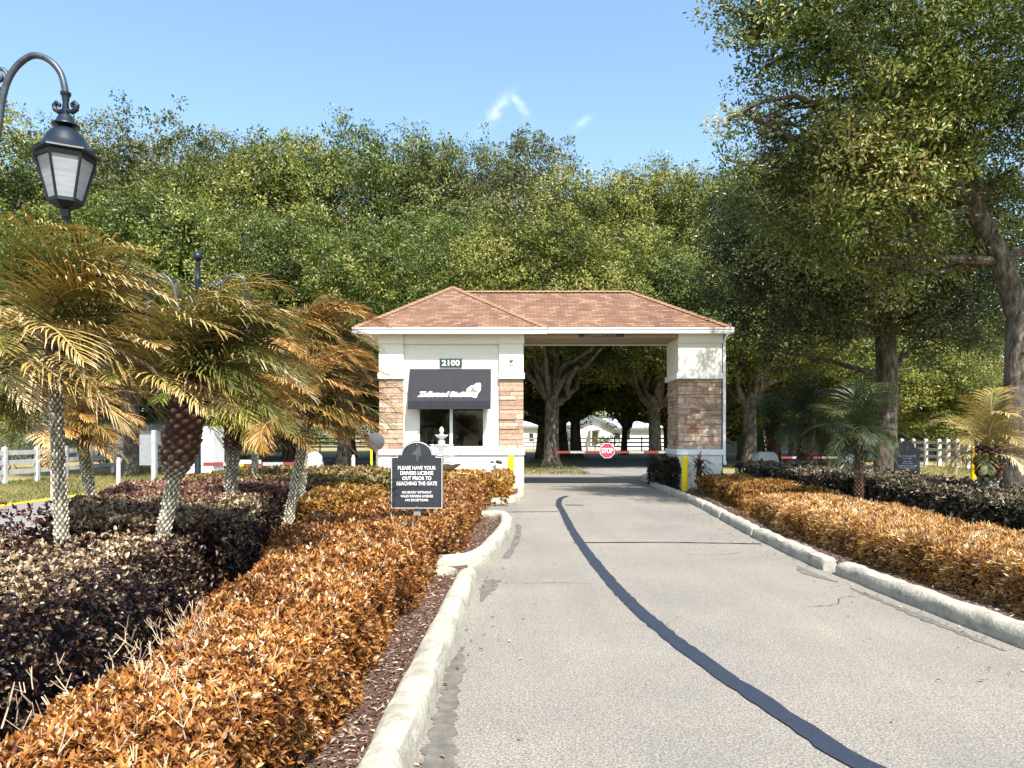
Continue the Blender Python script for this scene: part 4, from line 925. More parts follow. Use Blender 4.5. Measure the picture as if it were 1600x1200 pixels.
def strap_plant(label, x, y, n, L, h):
    root = empty('strap_leaf_plant', (x, y, 0), label, 'plant'); m = MB()
    for i in range(n):
        az = random.uniform(0, 2 * PI); el = random.uniform(.3, 1.4); z = h * random.uniform(.5, 1); p = Vector((0, 0, z)); d = Vector((math.cos(az) * math.cos(el), math.sin(az) * math.cos(el), math.sin(el)))
        s = Vector((-math.sin(az), math.cos(az), 0)); pts = [p.copy()]; dd = d.copy()
        for j in range(5): p = p + dd * L / 5; dd = (dd + Vector((0, 0, -.38))).normalized(); pts.append(p.copy())
        ws = [.012, .024, .026, .02, .012, .002]; vs = []
        for q, w_ in zip(pts, ws): vs += [q - s * w_, q + s * w_]
        m.add(vs, [(2 * j, 2 * j + 1, 2 * j + 3, 2 * j + 2) for j in range(5)], 0, random.random())
    m.build('leaves', M['dracaena'], root, fix=False)
    m = MB()
    for i in range(4): limb(m, (0, 0, 0), (random.gauss(0, .06), random.gauss(0, .06), h), .02, .014, .05, 4, sides=6)
    m.build('stems', M['bark'], root)
strap_plant('drooping brown strap-leaf plant beside the yellow bollard at the column', PX(1092, 19.6), 19.6, 70, .55, .75)
strap_plant('small brown strap-leaf plant at the outer corner of the stone column', PX(1128, 19.7), 19.7, 30, .4, .35)

# ------------------------------------------------------------------ pygmy date palms
def palm(label, x, y, top, r, fr=38, L=1.0, mat='frond', lean=(0, 0), wind=.5, boot=.45, zb=0.0, bootr=1.75, green=.5, elmin=-35, lower=.0, name='palm_tree', group='small date palms', seed=0):
    root = empty(name, (x, y, 0), label, 'palm', group)
    rg = random.Random(seed * 7 + 3)
    # trunk path
    H = top; pts = []
    ns = max(24, int(H / .010)); n = 64
    base = Vector((0, 0, 0)); tip = Vector((lean[0], lean[1], H))
    vs = []; rn = []; bt = []; nl = 8
    for i in range(ns + 1):
        t = i / ns; z = H * t
        c = Vector((lean[0] * (t ** .8 if lean[0] else 0), lean[1] * t, z))
        bootf = min(1, max(0, (z - (H - boot)) / .18))
        rr = r * (1.12 - .18 * min(1, t * 1.6)) * (1 + .25 * max(0, 1 - z / .15)) + bootf * r * (bootr - 1)
        pitch = .054 + .022 * bootf
        for j in range(n):
            th = j / n
            A = nl * th + z / pitch; B = nl * th - z / pitch
            ia, ib = math.floor(A), math.floor(B); hs = math.sin(((ia - ib) * 12.9898 + ((ia + ib) % (2 * nl)) * 78.233 + seed)) * 43758.5453; hs -= math.floor(hs)
            k_ = abs(math.sin(PI * A)) * abs(math.sin(PI * B))
            kn = k_ ** .75 * (.5 + .7 * hs)
            d = kn * (.42 + .15 * bootf) * r
            R_ = rr + d - .1 * r
            vs.append((c.x + R_ * math.cos(2 * PI * th), c.y + R_ * math.sin(2 * PI * th), c.z + kn * r * .35)); rn.append(min(1, max(0, kn * 1.05 - .02 + rg.gauss(0, .09)))); bt.append(bootf)
    tr = [];
    for i in range(ns):
        for j in range(n):
            a, b_, c_, d_ = i * n + j, i * n + (j + 1) % n, (i + 1) * n + (j + 1) % n, (i + 1) * n + j
            tr += [(a, b_, c_), (a, c_, d_)]
    link('trunk', arr_mesh('trunk', vs, tr, M['palmbark'], {'rnd': rn, 'boot': bt}, True), root)
    crown_c = Vector((lean[0], lean[1], H))
    for f in range(fr):
        q = (f + .5) / fr
        el = R(88 - (88 - elmin) * q ** .85 + rg.gauss(0, 6)); az = f * 2.39996 + rg.gauss(0, .2)
        d = Vector((math.cos(az) * math.cos(el), math.sin(az) * math.cos(el), math.sin(el)))
        Lf = L * (.75 + .35 * rg.random()) * (.72 + .28 * math.sin(PI * min(1, .25 + q)))
        K = 16; p = crown_c + Vector((d.x * .05, d.y * .05, -.05 * q * 3)); P = [p.copy()]; T = []
        dr = .055 + .04 * q + .03 * rg.random(); wn = wind * (.10 + .08 * rg.random()) * (1.25 if d.x < 0 else .9)
        sw = rg.gauss(0, .02)
        for j in range(K):
            T.append(d.copy()); p = p + d * (Lf / K); P.append(p.copy())
            d = (d + Vector((wn, sw, -dr * (.45 + 1.9 * j / K)))).normalized()
        T.append(d.copy())
        P_ = np.array([tuple(v) for v in P]); T_ = np.array([tuple(v) for v in T])
        # leaflets
        m_ = int(27 * (.7 + .5 * min(1.3, L))); s = np.linspace(.14, .99, m_); s = np.repeat(s, 2); sg = np.tile([1., -1.], m_)
        fi = s * K; i0 = np.clip(fi.astype(int), 0, K - 1); fr_ = (fi - i0)[:, None]
        B = P_[i0] * (1 - fr_) + P_[i0 + 1] * fr_; TT = unit(T_[i0] * (1 - fr_) + T_[i0 + 1] * fr_)
        Zr = np.tile(np.array([0, 0, 1.]), (len(s), 1)) + .02
        S = unit(np.cross(TT, Zr)) * sg[:, None]; U = unit(np.cross(S * sg[:, None], TT))
        ll = Lf * .40 * (np.sin(PI * np.clip(.18 + .78 * s, 0, 1)) ** .7) * np.array([rg.uniform(.75, 1.2) for _ in s])
        fwd = .50 + .6 * s
        rnd3 = np.array([[rg.gauss(0, .11) for _ in range(3)] for _ in s])
        D1 = unit(S + TT * fwd[:, None] + U * .25 + rnd3); 
        D2 = unit(D1 + np.array([.14 * wind, 0, -.26])); D3 = unit(D2 + np.array([.12 * wind, 0, -.36]))
        a0 = B; a1 = a0 + D1 * ll[:, None] * .36; a2 = a1 + D2 * ll[:, None] * .34; a3 = a2 + D3 * ll[:, None] * .30
        Wd = unit(np.cross(D1, U + .5 * rnd3)) * (.0046 * (.8 + .4 * L))
        v = np.stack([a0 - Wd * .6, a0 + Wd * .6, a1 - Wd, a1 + Wd, a2 - Wd * .8, a2 + Wd * .8, a3], 1)
        tt = np.array([[0, 1, 3], [0, 3, 2], [2, 3, 5], [2, 5, 4], [4, 5, 6]])
        tris = (tt[None] + (np.arange(len(s)) * 7)[:, None, None]).reshape(-1, 3)
        dead = np.clip(rg.gauss(.58 if rg.random() > green else .16, .15) + (q - .5) * .25, 0, 1)
        tip_ = np.array([-.14, -.14, -.02, -.02, .14, .14, .32])
        rv = np.clip(dead + tip_[None] + (s[:, None] - .5) * .25 + rng.normal(0, .08, (len(s), 1)), 0, 1)
        v = v.reshape(-1, 3); rv = rv.ravel()
        # midrib
        nk = K + 1; side = unit(np.cross(T_, np.tile([0, 0, 1.], (nk, 1)) + .01)); upv = np.cross(side, T_); rw = (np.linspace(.012, .003, nk))[:, None]
        mv = np.concatenate([P_ - side * rw, P_ + upv * rw * .8, P_ + side * rw]); o0 = len(v)
        mt = []
        for j in range(K):
            for (e0, e1) in ((0, 1), (1, 2), (2, 0)):
                a, b_, c_, d_ = o0 + e0 * nk + j, o0 + e1 * nk + j, o0 + e1 * nk + j + 1, o0 + e0 * nk + j + 1; mt += [(a, b_, c_), (a, c_, d_)]
        v = np.concatenate([v, mv]); tris = np.concatenate([tris, np.array(mt)]); rv = np.concatenate([rv, np.full(len(mv), min(1, dead + .15))])
        link('frond', arr_mesh('frond', v, tris, M[mat], {'rnd': rv}), root)
    return root
palm('near palm with pale scaly trunk under the hanging lantern, fronds blown right', PX(105, 5.5), 5.5, 2.24, .043, 44, 1.25, 'frond', (-.10, 0), .85, .38, green=.3, seed=1, bootr=1.4, elmin=-18)
palm('palm leaning right with swollen dark trunk head in front of the lamp post', PX(212, 5.6), 5.6, 1.92, .047, 44, 1.22, 'frond', (.44, 0), .85, .78, green=.5, seed=2, bootr=2.7, elmin=12)
palm('short palm with brown shaggy head standing behind the nearest palm', PX(163, 8.9), 8.9, 1.62, .06, 34, .8, 'frondorange', (-.30, 0), .7, .28, green=.3, seed=3, bootr=2.0, elmin=-10)
palm('palm with reddish trunk head just right of the lamp post', PX(352, 9.3), 9.3, 1.95, .068, 46, 1.25, 'frondgreen', (.14, 0), .9, .75, green=.5, seed=4, bootr=1.7, elmin=-15)
palm('slender palm behind the yellow barrier frame', PX(396, 13.6), 13.6, 1.95, .055, 34, 1.2, 'frondorange', (.05, 0), .8, .3, green=.3, seed=5, bootr=1.5)
palm('slim palm leaning right over the barrier arm with orange windswept crown', PX(428, 7.7), 7.7, 1.76, .047, 44, 1.1, 'frondorange', (.36, 0), .9, .22, green=.55, seed=6, bootr=1.4, elmin=-5)
palm('tall orange-tipped palm beside the left end of the gatehouse roof', PX(462, 11.0), 11.0, 2.85, .055, 50, 1.25, 'frondorange', (.25, 0), .85, .3, green=.4, seed=7, bootr=1.5, elmin=-15)
palm('palm at the left edge of the view, only its crown showing', PX(-45, 6.3), 6.3, 2.15, .07, 40, 1.05, 'frond', (0, 0), .4, .3, green=.55, seed=8, bootr=1.5)
palm('orange-trunked palm by the yellow bollard near the right tree trunk', PX(1545, 11.4), 11.4, 1.32, .11, 26, 1.05, 'frond', (0, 0), .1, .6, green=.3, seed=9, bootr=1.6, elmin=8)
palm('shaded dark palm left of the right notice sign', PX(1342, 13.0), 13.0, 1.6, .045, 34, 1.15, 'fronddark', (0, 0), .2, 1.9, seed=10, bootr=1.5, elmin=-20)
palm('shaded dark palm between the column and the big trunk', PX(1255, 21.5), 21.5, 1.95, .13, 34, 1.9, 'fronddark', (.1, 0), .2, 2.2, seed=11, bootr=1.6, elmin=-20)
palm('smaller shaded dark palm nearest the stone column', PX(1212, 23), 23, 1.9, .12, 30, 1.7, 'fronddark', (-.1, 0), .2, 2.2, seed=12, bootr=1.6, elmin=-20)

# ------------------------------------------------------------------ oaks
def oak_template(seed, Rr, H, zb, nb, mat, leaf=.155, clump=84, leafn=32, thin=0, tk=1.0):
    global rng
    keep = rng; rng = np.random.default_rng(seed)
    blobs = []
    for i in range(nb):
        th = rng.random() * 2 * PI; u = rng.random(); zz = zb + (H - zb) * (.12 + .86 * u)
        prof = math.sin(PI * min(1, .22 + .70 * u)) ** .6
        rad = Rr * prof * (.35 + .55 * rng.random() ** .5); br = rng.uniform(1.0, 2.2)
        blobs.append((rad * math.cos(th), rad * math.sin(th), zz - br * .3, (br * 1.2, br * 1.2, br * .7), 1.0))
    for i in range(thin):
        th = rng.random() * 2 * PI; rad = Rr * .6 * rng.random(); blobs.append((rad * math.cos(th), rad * math.sin(th), H - 1.1 + rng.random() * 1.2, (.9, .9, 1.1), .45))
    cm_ = crown_mesh('crown', blobs, mat, int(clump * 1.35), leafn, leaf, .36, .48, up=.35, shell=.82)
    m = MB(); f = zb * .62
    m.tube([(0, 0, -.1), (0, 0, .12), (0, 0, .5), (.05, .03, 1.4), (.1, 0, f)], [.58 * tk, .46 * tk, .36 * tk, .31 * tk, .28 * tk], 12)
    for b_ in blobs[:nb:3]:
        mid = Vector((b_[0] * .35 + rng.normal() * .3, b_[1] * .35 + rng.normal() * .3, f + (b_[2] - f) * .45))
        p = limb(m, (.1, 0, f - .2), mid, .2, .12, .13, 6, sides=7); limb(m, p[-1], b_[:3], .12, .04, .14, 6, sides=6)
        for _ in range(2):
            e = Vector(b_[:3]) + Vector(rng.normal(size=3)) * .5; limb(m, Vector(b_[:3]).lerp(Vector(p[-1]), .3), e, .045, .012, .1, 4, sides=4)
    tm = m.build('trunk', M['bark'], None, smooth=True); tme = tm.data; bpy.data.objects.remove(tm)
    rng = keep; return cm_, tme
TPL = [oak_template(21, 6.2, 15, 4.2, 48, M['oakleaf'], thin=6), oak_template(22, 6.6, 14, 3.8, 52, M['oakleaf2'], thin=4), oak_template(23, 5.6, 15.5, 4.4, 42, M['oakleafdull'], thin=6),
       oak_template(24, 6.0, 13, 3.4, 44, M['oakleaf'], thin=3), oak_template(25, 6.6, 13.5, 6.2, 56, M['oakleaf'], thin=3, clump=80, tk=1.25), oak_template(26, 6.4, 13.5, 6.4, 54, M['oakleaf2'], thin=3, clump=80, tk=1.35), oak_template(27, 5.4, 8.5, 3.4, 46, M['oakleaf'], tk=.6), oak_template(28, 5.4, 8.5, 2.2, 46, M['oakleaf2'], tk=.6)]
def oak(label, px, top, y, tpl, rz=0, wide=1.0):
    cm_, tme = TPL[tpl]; H0 = (15.9, 14.8, 16.8, 13.8, 14.3, 14.3, 9.0, 9.0)[tpl]
    root = empty('oak_tree', (PX(px, y), y, 0), label, 'tree', 'oaks beyond the gatehouse', rz)
    H = PZ(top, y); s = H / H0; root.scale = (s * wide, s * wide, s)
    link('trunk', tme, root); link('crown', cm_, root)
oak('oak at the extreme left edge behind the hanging lantern', -60, 150, 46, 0, .3)
oak('sparse-topped oak just right of the lantern roof on the skyline', 125, 182, 54, 2, 1.0, .95)
oak('oak with feathery top above the left palms, third on the skyline', 295, 176, 52, 2, 2.4, 1.0)
oak('broad oak on the skyline right of the lamp ball finial', 405, 228, 48, 1, 3.0, .9)
oak('tall bright-topped oak above the left gatehouse eave', 545, 180, 50, 0, 4.0, .9)
oak('pale loose-crowned oak over the booth roof peak', 650, 218, 54, 2, .9, .9)
oak('oak with ragged topmost sprays left of the small cloud gap', 785, 208, 50, 2, 5.0, .9)
oak('lower rounded oak on the skyline above the roof ridge', 900, 285, 48, 1, 1.7, .9)
oak('yellowish domed oak above the right end of the roof ridge', 1055, 255, 50, 1, 4.4, .9)
oak('yellowish oak above the right eave, touching the big near oak', 1185, 275, 54, 1, 2.0, .9)
oak('far oak behind the near oak crown left of its trunk', 1300, 330, 52, 3, 3.0)
oak('far oak behind the right notice sign', 1420, 400, 56, 1, 1.1)
oak('far oak seen low between the two right trunks', 1520, 500, 62, 1, .2)
oak('far oak at the extreme right edge behind the leaning trunk', 1640, 470, 58, 3, 2.9)
oak('front-row oak behind the first palms with a broad trunk by the fence', 207, 300, 27, 4, 2.2, 1.0)
oak('front-row oak behind the second lamp post', 380, 345, 40, 0, .5)
oak('front-row oak with black trunk just left of the booth', 537, 330, 31, 4, 5.2, 1.0)
oak('front-row bright green oak directly behind the booth roof', 690, 330, 41, 0, 2.8)
oak('front-row oak whose thick pale trunk stands left in the drive-through opening', 862, 345, 33.5, 5, 1.2, 1.05)
oak('front-row oak with dark flared trunk right in the drive-through opening', 1024, 372, 35, 4, 3.6)
oak('front-row oak right of the column with several dark stems', 1170, 365, 34, 5, 4.9)
oak('high-crowned oak left of the exit lane cabinet', 400, 340, 33, 5, 3.9)
oak('oak with pale lichened trunk beyond the near oak', 1240, 420, 42, 3, 2.6)
oak('slim forked oak in front of the white house', 975, 430, 56, 2, .2, .9)
for (px, top, y, tp, rz, lb) in ((845, 455, 47, 6, .4, 'low-crowned oak in the shade at the left of the drive-through opening'), (880, 440, 50, 6, 2.0, 'low-crowned oak above the white house gable in the opening'),
        (1045, 450, 46, 6, 3.3, 'low-crowned oak behind the flared dark trunk in the opening'), (1100, 455, 48, 6, 5.0, 'low-crowned oak hidden behind the stone column'), (1160, 470, 44, 7, 1.1, 'low bright oak just right of the column roof end'),
        (1290, 500, 46, 7, 2.7, 'low yellowish oak left of the upright dark trunk'), (1465, 560, 44, 7, .9, 'low yellow-green oak right of the upright dark trunk'), (1580, 590, 48, 7, 4.0, 'low oak behind the right palm'),
        (60, 470, 44, 6, 1.6, 'low oak behind the first palm crown at the left'), (300, 470, 46, 6, 2.9, 'low oak behind the second lamp post'), (450, 450, 47, 6, 4.2, 'low oak behind the windswept orange palms'), (590, 455, 45, 6, .1, 'low oak directly left of the booth wall')):
    oak(lb, px, top, y, tp, rz, 1.25)
# far-off tree line closing the horizon
def treeline():
    bl = []
    for i in range(150):
        x = -150 + 320 * i / 149 + rng.normal() * 1.5; bl.append((x, 118 + rng.normal() * 6, rng.uniform(2, 11), (4.5, 3, 3.8)))
    o = link('distant_wood', crown_mesh('distant_wood', bl, M['oakleaf'], 15, 22, .55, 1.3, .5)); o['kind'] = 'stuff'
treeline()
# dark undergrowth mass below the far crowns
def near_oak(label, tx, ty, path, blobs, clump, leafn, leaf, mat, name='oak_tree', extra=()):
    root = empty(name, (tx, ty, 0), label, 'tree', 'large oaks right of the drive')
    bl = [(PX(x, y) - tx, y - ty, PZ(v, y), r, *(d,)) for (x, v, y, r, d) in blobs]
    link('crown', crown_mesh('crown', bl, mat, clump, leafn, leaf, .31, .42, shell=.68, up=.4), root)
    m = MB(); P = [Vector((PX(x, y) - tx, y - ty, z)) for x, y, z, r in path]; m.tube(P, [p[3] for p in path], 14)
    for b_ in bl:
        j = int(np.argmin([(Vector(b_[:3]) - p).length + (0 if p.z > 2.5 else 50) + max(0, p.z - b_[2]) for p in P])); p = P[j]
        r_ = min(path[j][3] * .6, .11)
        q = limb(m, p, b_[:3], r_, .03, .08, 7, sides=7)
        for _ in range(4):
            e = Vector(b_[:3]) + Vector(rng.normal(size=3)) * b_[3] * .35; limb(m, q[random.randint(3, 6)], e, .03, .007, .12, 4, sides=4)
    m.build('trunk', M['bark'], root, smooth=True); return root
# nearer, leaning one at the right edge
t2 = [(1592, 15.0, -.1, .42), (1590, 15.0, .25, .33), (1586, 15, 1.4, .26), (1590, 15, 2.6, .24), (1592, 15.0, 3.9, .23), (1565, 14.9, 5.0, .2), (1520, 14.8, 6.1, .19), (1495, 14.6, 7.2, .16), (1470, 14.4, 9.0, .12), (1440, 14.2, 10.8, .07)]
b2 = [(1195, 20, 14.0, .62, .7), (1250, 60, 13.6, .95, .9), (1340, 40, 13, 1.2, 1), (1440, 60, 13.2, 1.3, 1), (1550, 50, 13, 1.3, 1), (1195, 105, 14.4, .5, .8), (1295, 80, 13.8, .6, .8), (1215, 165, 13.8, .42, .8), (1135, 188, 13.6, .30, .7), (1170, 180, 13.7, .32, .7), (1140, 250, 13.8, .26, .7), (1175, 262, 13.9, .34, .8), (1132, 12, 13.6, .32, .7), (1158, 62, 13.7, .34, .7), (1235, 235, 13.9, .5, .9),
      (1380, 150, 13.2, 1.1, 1), (1480, 160, 13.6, 1.1, .9), (1570, 150, 13.8, 1.1, .9), (1190, 215, 14.8, .6, .55), (1260, 250, 14.5, .8, 1), (1340, 260, 13.6, 1.0, 1), (1430, 240, 13.4, .9, 1),
      (1340, 335, 13.8, .75, 1), (1420, 330, 14, .8, .9), (1510, 250, 14.2, .7, .6), (1590, 260, 14.6, .7, .6), (1560, 340, 15.6, .7, .5), (1300, -60, 13.6, 1.3, .8), (1450, -80, 13.8, 1.4, .7), (1600, -60, 13.8, 1.3, .7),
      (1210, -40, 13.6, .9, .8), (1690, 100, 13.5, 1.6, .8), (1700, 300, 14.5, 1.4, .6), (1262, 205, 16.3, .9, .6), (1222, 305, 17, .7, .6), (1443, -90, 10.8, .9, .6), (1530, 320, 15.4, .8, .9), (1480, 390, 15.5, .7, .8), (1590, 420, 16, .8, .6), (1200, 300, 14.8, .7, .8), (1400, 420, 15, .7, .8), (1310, 400, 14.8, .7, .8), (1230, 360, 15.2, .6, .8)]
near_oak('large near oak whose leaning trunk rises at the right edge of the view', PX(1592, 15), 15.0, t2, b2, 340, 46, .090, M['oaknear'])
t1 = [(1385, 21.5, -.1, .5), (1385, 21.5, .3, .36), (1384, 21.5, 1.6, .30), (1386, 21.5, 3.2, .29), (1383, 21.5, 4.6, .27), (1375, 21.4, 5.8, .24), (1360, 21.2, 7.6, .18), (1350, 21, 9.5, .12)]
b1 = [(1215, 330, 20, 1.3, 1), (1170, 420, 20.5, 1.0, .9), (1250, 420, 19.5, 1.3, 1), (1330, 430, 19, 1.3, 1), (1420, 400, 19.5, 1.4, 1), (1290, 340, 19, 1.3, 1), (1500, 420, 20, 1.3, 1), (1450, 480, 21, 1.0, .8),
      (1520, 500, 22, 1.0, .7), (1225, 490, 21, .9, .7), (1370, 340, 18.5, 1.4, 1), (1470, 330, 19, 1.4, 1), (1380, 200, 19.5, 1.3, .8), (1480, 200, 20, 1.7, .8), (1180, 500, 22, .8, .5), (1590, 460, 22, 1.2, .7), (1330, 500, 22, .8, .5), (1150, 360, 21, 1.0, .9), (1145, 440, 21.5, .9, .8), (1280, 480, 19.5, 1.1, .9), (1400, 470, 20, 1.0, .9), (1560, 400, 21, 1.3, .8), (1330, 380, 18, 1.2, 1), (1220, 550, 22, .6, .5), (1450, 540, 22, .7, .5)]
near_oak('upright oak with dark straight trunk behind the right hedge', PX(1385, 21.5), 21.5, t1, b1, 390, 38, .105, M['oakshaded'])

# ------------------------------------------------------------------ fountain, posts, bollards
FY = 18.25; fx_ = PX(690, FY)
ft = empty('fountain', (fx_, FY, 0), 'white three-tier cast stone fountain with pointed finial below the booth window', 'fountain')
def zf(v): return PZ(v, FY)
m = MB(); m.lathe([(.5, 0), (.5, .08), (.3, .12), (.2, .2), (.15, .45), (.17, .6), (.22, .68), (.2, .7)], 24); m.build('pedestal', M['fountain'], ft, smooth=True)
def bowl(v, r, hgt):
    z = zf(v); m = MB(); n = 48; prof = [(.06, -hgt), (r * .35, -hgt * .95), (r * .7, -hgt * .55), (r * .93, -hgt * .12), (r, 0), (r * .98, .012), (r * .9, 0), (r * .6, -hgt * .35), (.05, -hgt * .5)]
    m.lathe(prof, n, (0, 0, z))
    for i, v_ in enumerate(m.v):
        th = math.atan2(v_[1], v_[0]); rr = math.hypot(v_[0], v_[1]); k = 1 + .05 * math.cos(10 * th) * (rr / r); m.v[i] = (v_[0] * k, v_[1] * k, v_[2] + .012 * math.cos(10 * th) * (rr / r) ** 3)
    m.build('bowl', M['fountain'], ft, smooth=True)
bowl(724, .52, .2); bowl(710, .40, .12); bowl(695.5, .29, .09); bowl(680.5, .155, .08)
m = MB(); m.lathe([(.1, zf(727)), (.075, zf(720)), (.085, zf(716)), (.06, zf(712)), (.055, zf(706)), (.08, zf(702)), (.09, zf(699)), (.05, zf(697))], 18)
m.lathe([(.05, zf(697)), (.08, zf(693)), (.085, zf(690)), (.05, zf(686)), (.04, zf(683))], 18); m.build('stem', M['fountain'], ft, smooth=True)
m = MB(); m.lathe([(.03, zf(681)), (.05, zf(678)), (.03, zf(676.5)), (.055, zf(674)), (.058, zf(671.5)), (.035, zf(668.5)), (.006, zf(666.5))], 14); m.build('finial', M['fountain'], ft, smooth=True)

def bollard(px, y, label, top, r=.083):
    root = empty('bollard', (PX(px, y), y, 0), label, 'bollard', 'yellow steel bollards')
    m = MB(); m.lathe([(r, 0), (r, top - .05), (r * .93, top - .02), (r * .7, top - .004), (r * .2, top)], 20); m.build('post', M['yellow'], root, smooth=True)
    m = MB(); m.lathe([(r + .05, -.02), (r + .05, .02), (r + .03, .035), (r + .002, .036)], 20, cap=False); m.build('footing', M['concrete'], root)
bollard(798, 19.3, 'yellow bollard in front of the booth corner behind the ochre hedge', .98)
bollard(1070, 19.25, 'yellow bollard at the foot of the stone column beside the drive', .97)
bollard(1522, 23.5, 'yellow bollard by the right palm in front of the white fence', 1.15, .1)

Y = 17.6
up = empty('utility_post', (PX(763, Y), Y, 0), 'short white post with black spotlight on its arm in front of the booth base', 'post')
m = MB(); m.box(-.06, .06, -.06, .06, 0, PZ(718, Y)); m.build('post', M['white'], up, bevel=.006)
m = MB(); z_ = PZ(722, Y); m.lathe([(.05, -.02), (.05, .02), (.02, .025)], 14, (.075, -.02, z_)); m.tube([(.07, -.02, z_), (.19, -.03, z_)], .012, 8)
m.build('bracket', M['black'], up)
m = MB(); m.tube([(.18, -.03, z_ + .012), (.22, -.03, z_ + .008), (.33, -.03, z_ - .01)], [.03, .045, .042], 12); m.build('spotlight', M['black'], up, smooth=True)
m = MB(); m.lathe([(.03, .7), (.045, .72), (.05, .80), (.02, .84)], 10, (.14, .1, 0)); m.tube([(.14, .1, 0), (.14, .1, .7)], .015, 8); m.build('path_light', M['fountain'], up)

Y = 17.3
dm = empty('round_mirror', (PX(587, Y), Y, 0), 'round grey disc on a thin post at the left corner of the booth', 'mirror')
m = MB(); zc = PZ(690, Y); n = 28; rr = 14 * Y / F
m.add([(rr * k * math.cos(2 * PI * i / n), yy_, zc + rr * k * math.sin(2 * PI * i / n)) for k, yy_ in ((1, 0), (1, -.012), (.93, -.02), (.5, -.045), (.12, -.055)) for i in range(n)],
      [(a * n + i, a * n + (i + 1) % n, (a + 1) * n + (i + 1) % n, (a + 1) * n + i) for a in range(4) for i in range(n)] + [tuple(range(n)), tuple(range(5 * n - 1, 4 * n - 1, -1))])
m.build('disc', M['disc'], dm, smooth=True)
m = MB(); m.tube([(.03, .03, 0), (.03, .03, zc)], .03, 10); m.tube([(0, -.05, zc), (0, .04, zc)], .012, 8); m.build('post', M['grey'], dm, smooth=True)
m = MB(); Yp = 18.2; m.box(-.025, .025, -.02, .02, 0, 1.35); o = m.build('marker_post', M['ochrepaint'] if 'ochrepaint' in M else M['yellow']); o.location = (PX(580.5, Yp), Yp, 0)
tag(o, 'thin yellow marker post just left of the round grey disc', 'post')

def delineator(px, y, top, label):
    root = empty('delineator_post', (PX(px, y), y, 0), label, 'marker post', 'pink lane posts')
    m = MB(); m.lathe([(.05, .03), (.05, top - .08), (.035, top - .04), (.035, top)], 14); m.build('tube', M['pink'], root, smooth=True)
    m = MB(); m.lathe([(.17, .0), (.17, .02), (.09, .05), (.05, .055)], 16); m.build('base', M['rubber'], root)
delineator(83, 16.4, .95, 'faded pink lane post with black base left of the nearest palm trunk')
delineator(185, 19.9, .90, 'faded pink lane post standing right of the short palm')
delineator(552, 19.6, .98, 'pink and white lane post left of the round grey disc')

# ------------------------------------------------------------------ barrier arms
def barrier(label, x0, x1, y, z, hub=1, sign=None, nseg=8, th=.09, mount=True):
    root = empty('barrier_arm', (x1 if hub > 0 else x0, y, 0), label, 'barrier', 'striped barrier arms')
    ox = root.location.x
    m = MB(); w_ = (x1 - x0) / nseg
    for i in range(nseg): m.box(x0 + i * w_ - ox, x0 + (i + 1) * w_ - ox, -.03, .03, z - th / 2, z + th / 2, i % 2)
    m.build('arm', [M['red'], M['shadedwhite']], root)
    if mount:
        s_ = .35 * hub; m = MB(); m.box(min(s_ * .1, s_) , max(s_ * .1, s_), -.2, .2, 0, z + .12); m.build('operator_cabinet', M['white'], root, bevel=.02)
    if sign: 
        sx, rr, front = sign; pts = [(sx - ox + rr * math.cos(PI / 8 + i * PI / 4), z + .0 + (.06 if front else .12) + rr * math.sin(PI / 8 + i * PI / 4)) for i in range(8)]
        m = MB(); m.prism(pts, -.06, -.045); b_ = m.build('sign_face' if front else 'sign_back', M['white'], root)
        if front:
            pts = [(sx - ox + rr * .93 * math.cos(PI / 8 + i * PI / 4), z + .06 + rr * .93 * math.sin(PI / 8 + i * PI / 4)) for i in range(8)]
            m = MB(); m.prism(pts, -.064, -.0605); m.build('stop_panel', M['stopred'], root)
            text_obj('lettering', 'STOP', sx - ox, -.067, z + .06, rr * 1.42, rr * .66, M['whitesign'], root, .025)
        else:
            m = MB(); m.box(sx - ox + .05, sx - ox + .13, -.04, .0, z - .32, z - .06); m.build('bracket', M['pink'], root)
    return root
YS = 27.7
barrier('red and white barrier arm carrying the stop sign across the drive-through lane', PX(868, YS), PX(1052, YS), YS, PZ(706.5, YS), 1, (PX(948.5, YS), .30, True), 8, .085)
YE = 20.6
barrier('red and white barrier arm across the exit lane with the back of a sign', PX(318, YE), PX(505, YE), YE, PZ(725, YE), -1, (PX(491, YE), .25, False), 6, .10, False)
YR = 30.0
barrier('faded barrier arm beyond the right dark hedge', PX(1215, YR), PX(1330, YR), YR, PZ(715, YR), 1, None, 5, .08)
yf = empty('yellow_guard_frame', (PX(386, 20), 20.0, 0), 'small yellow guard frame beside the exit barrier arm', 'guard rail')
m = MB(); m.box(-.17, -.08, -.05, .05, 0, PZ(724, 20)); m.box(.28, .37, -.05, .05, 0, PZ(724, 20) - .1); m.build('legs', M['yellow'], yf); m = MB(); m.box(-.17, .37, -.055, .055, PZ(724, 20), PZ(724, 20) + .09); m.build('top_rail', M['white'], yf)

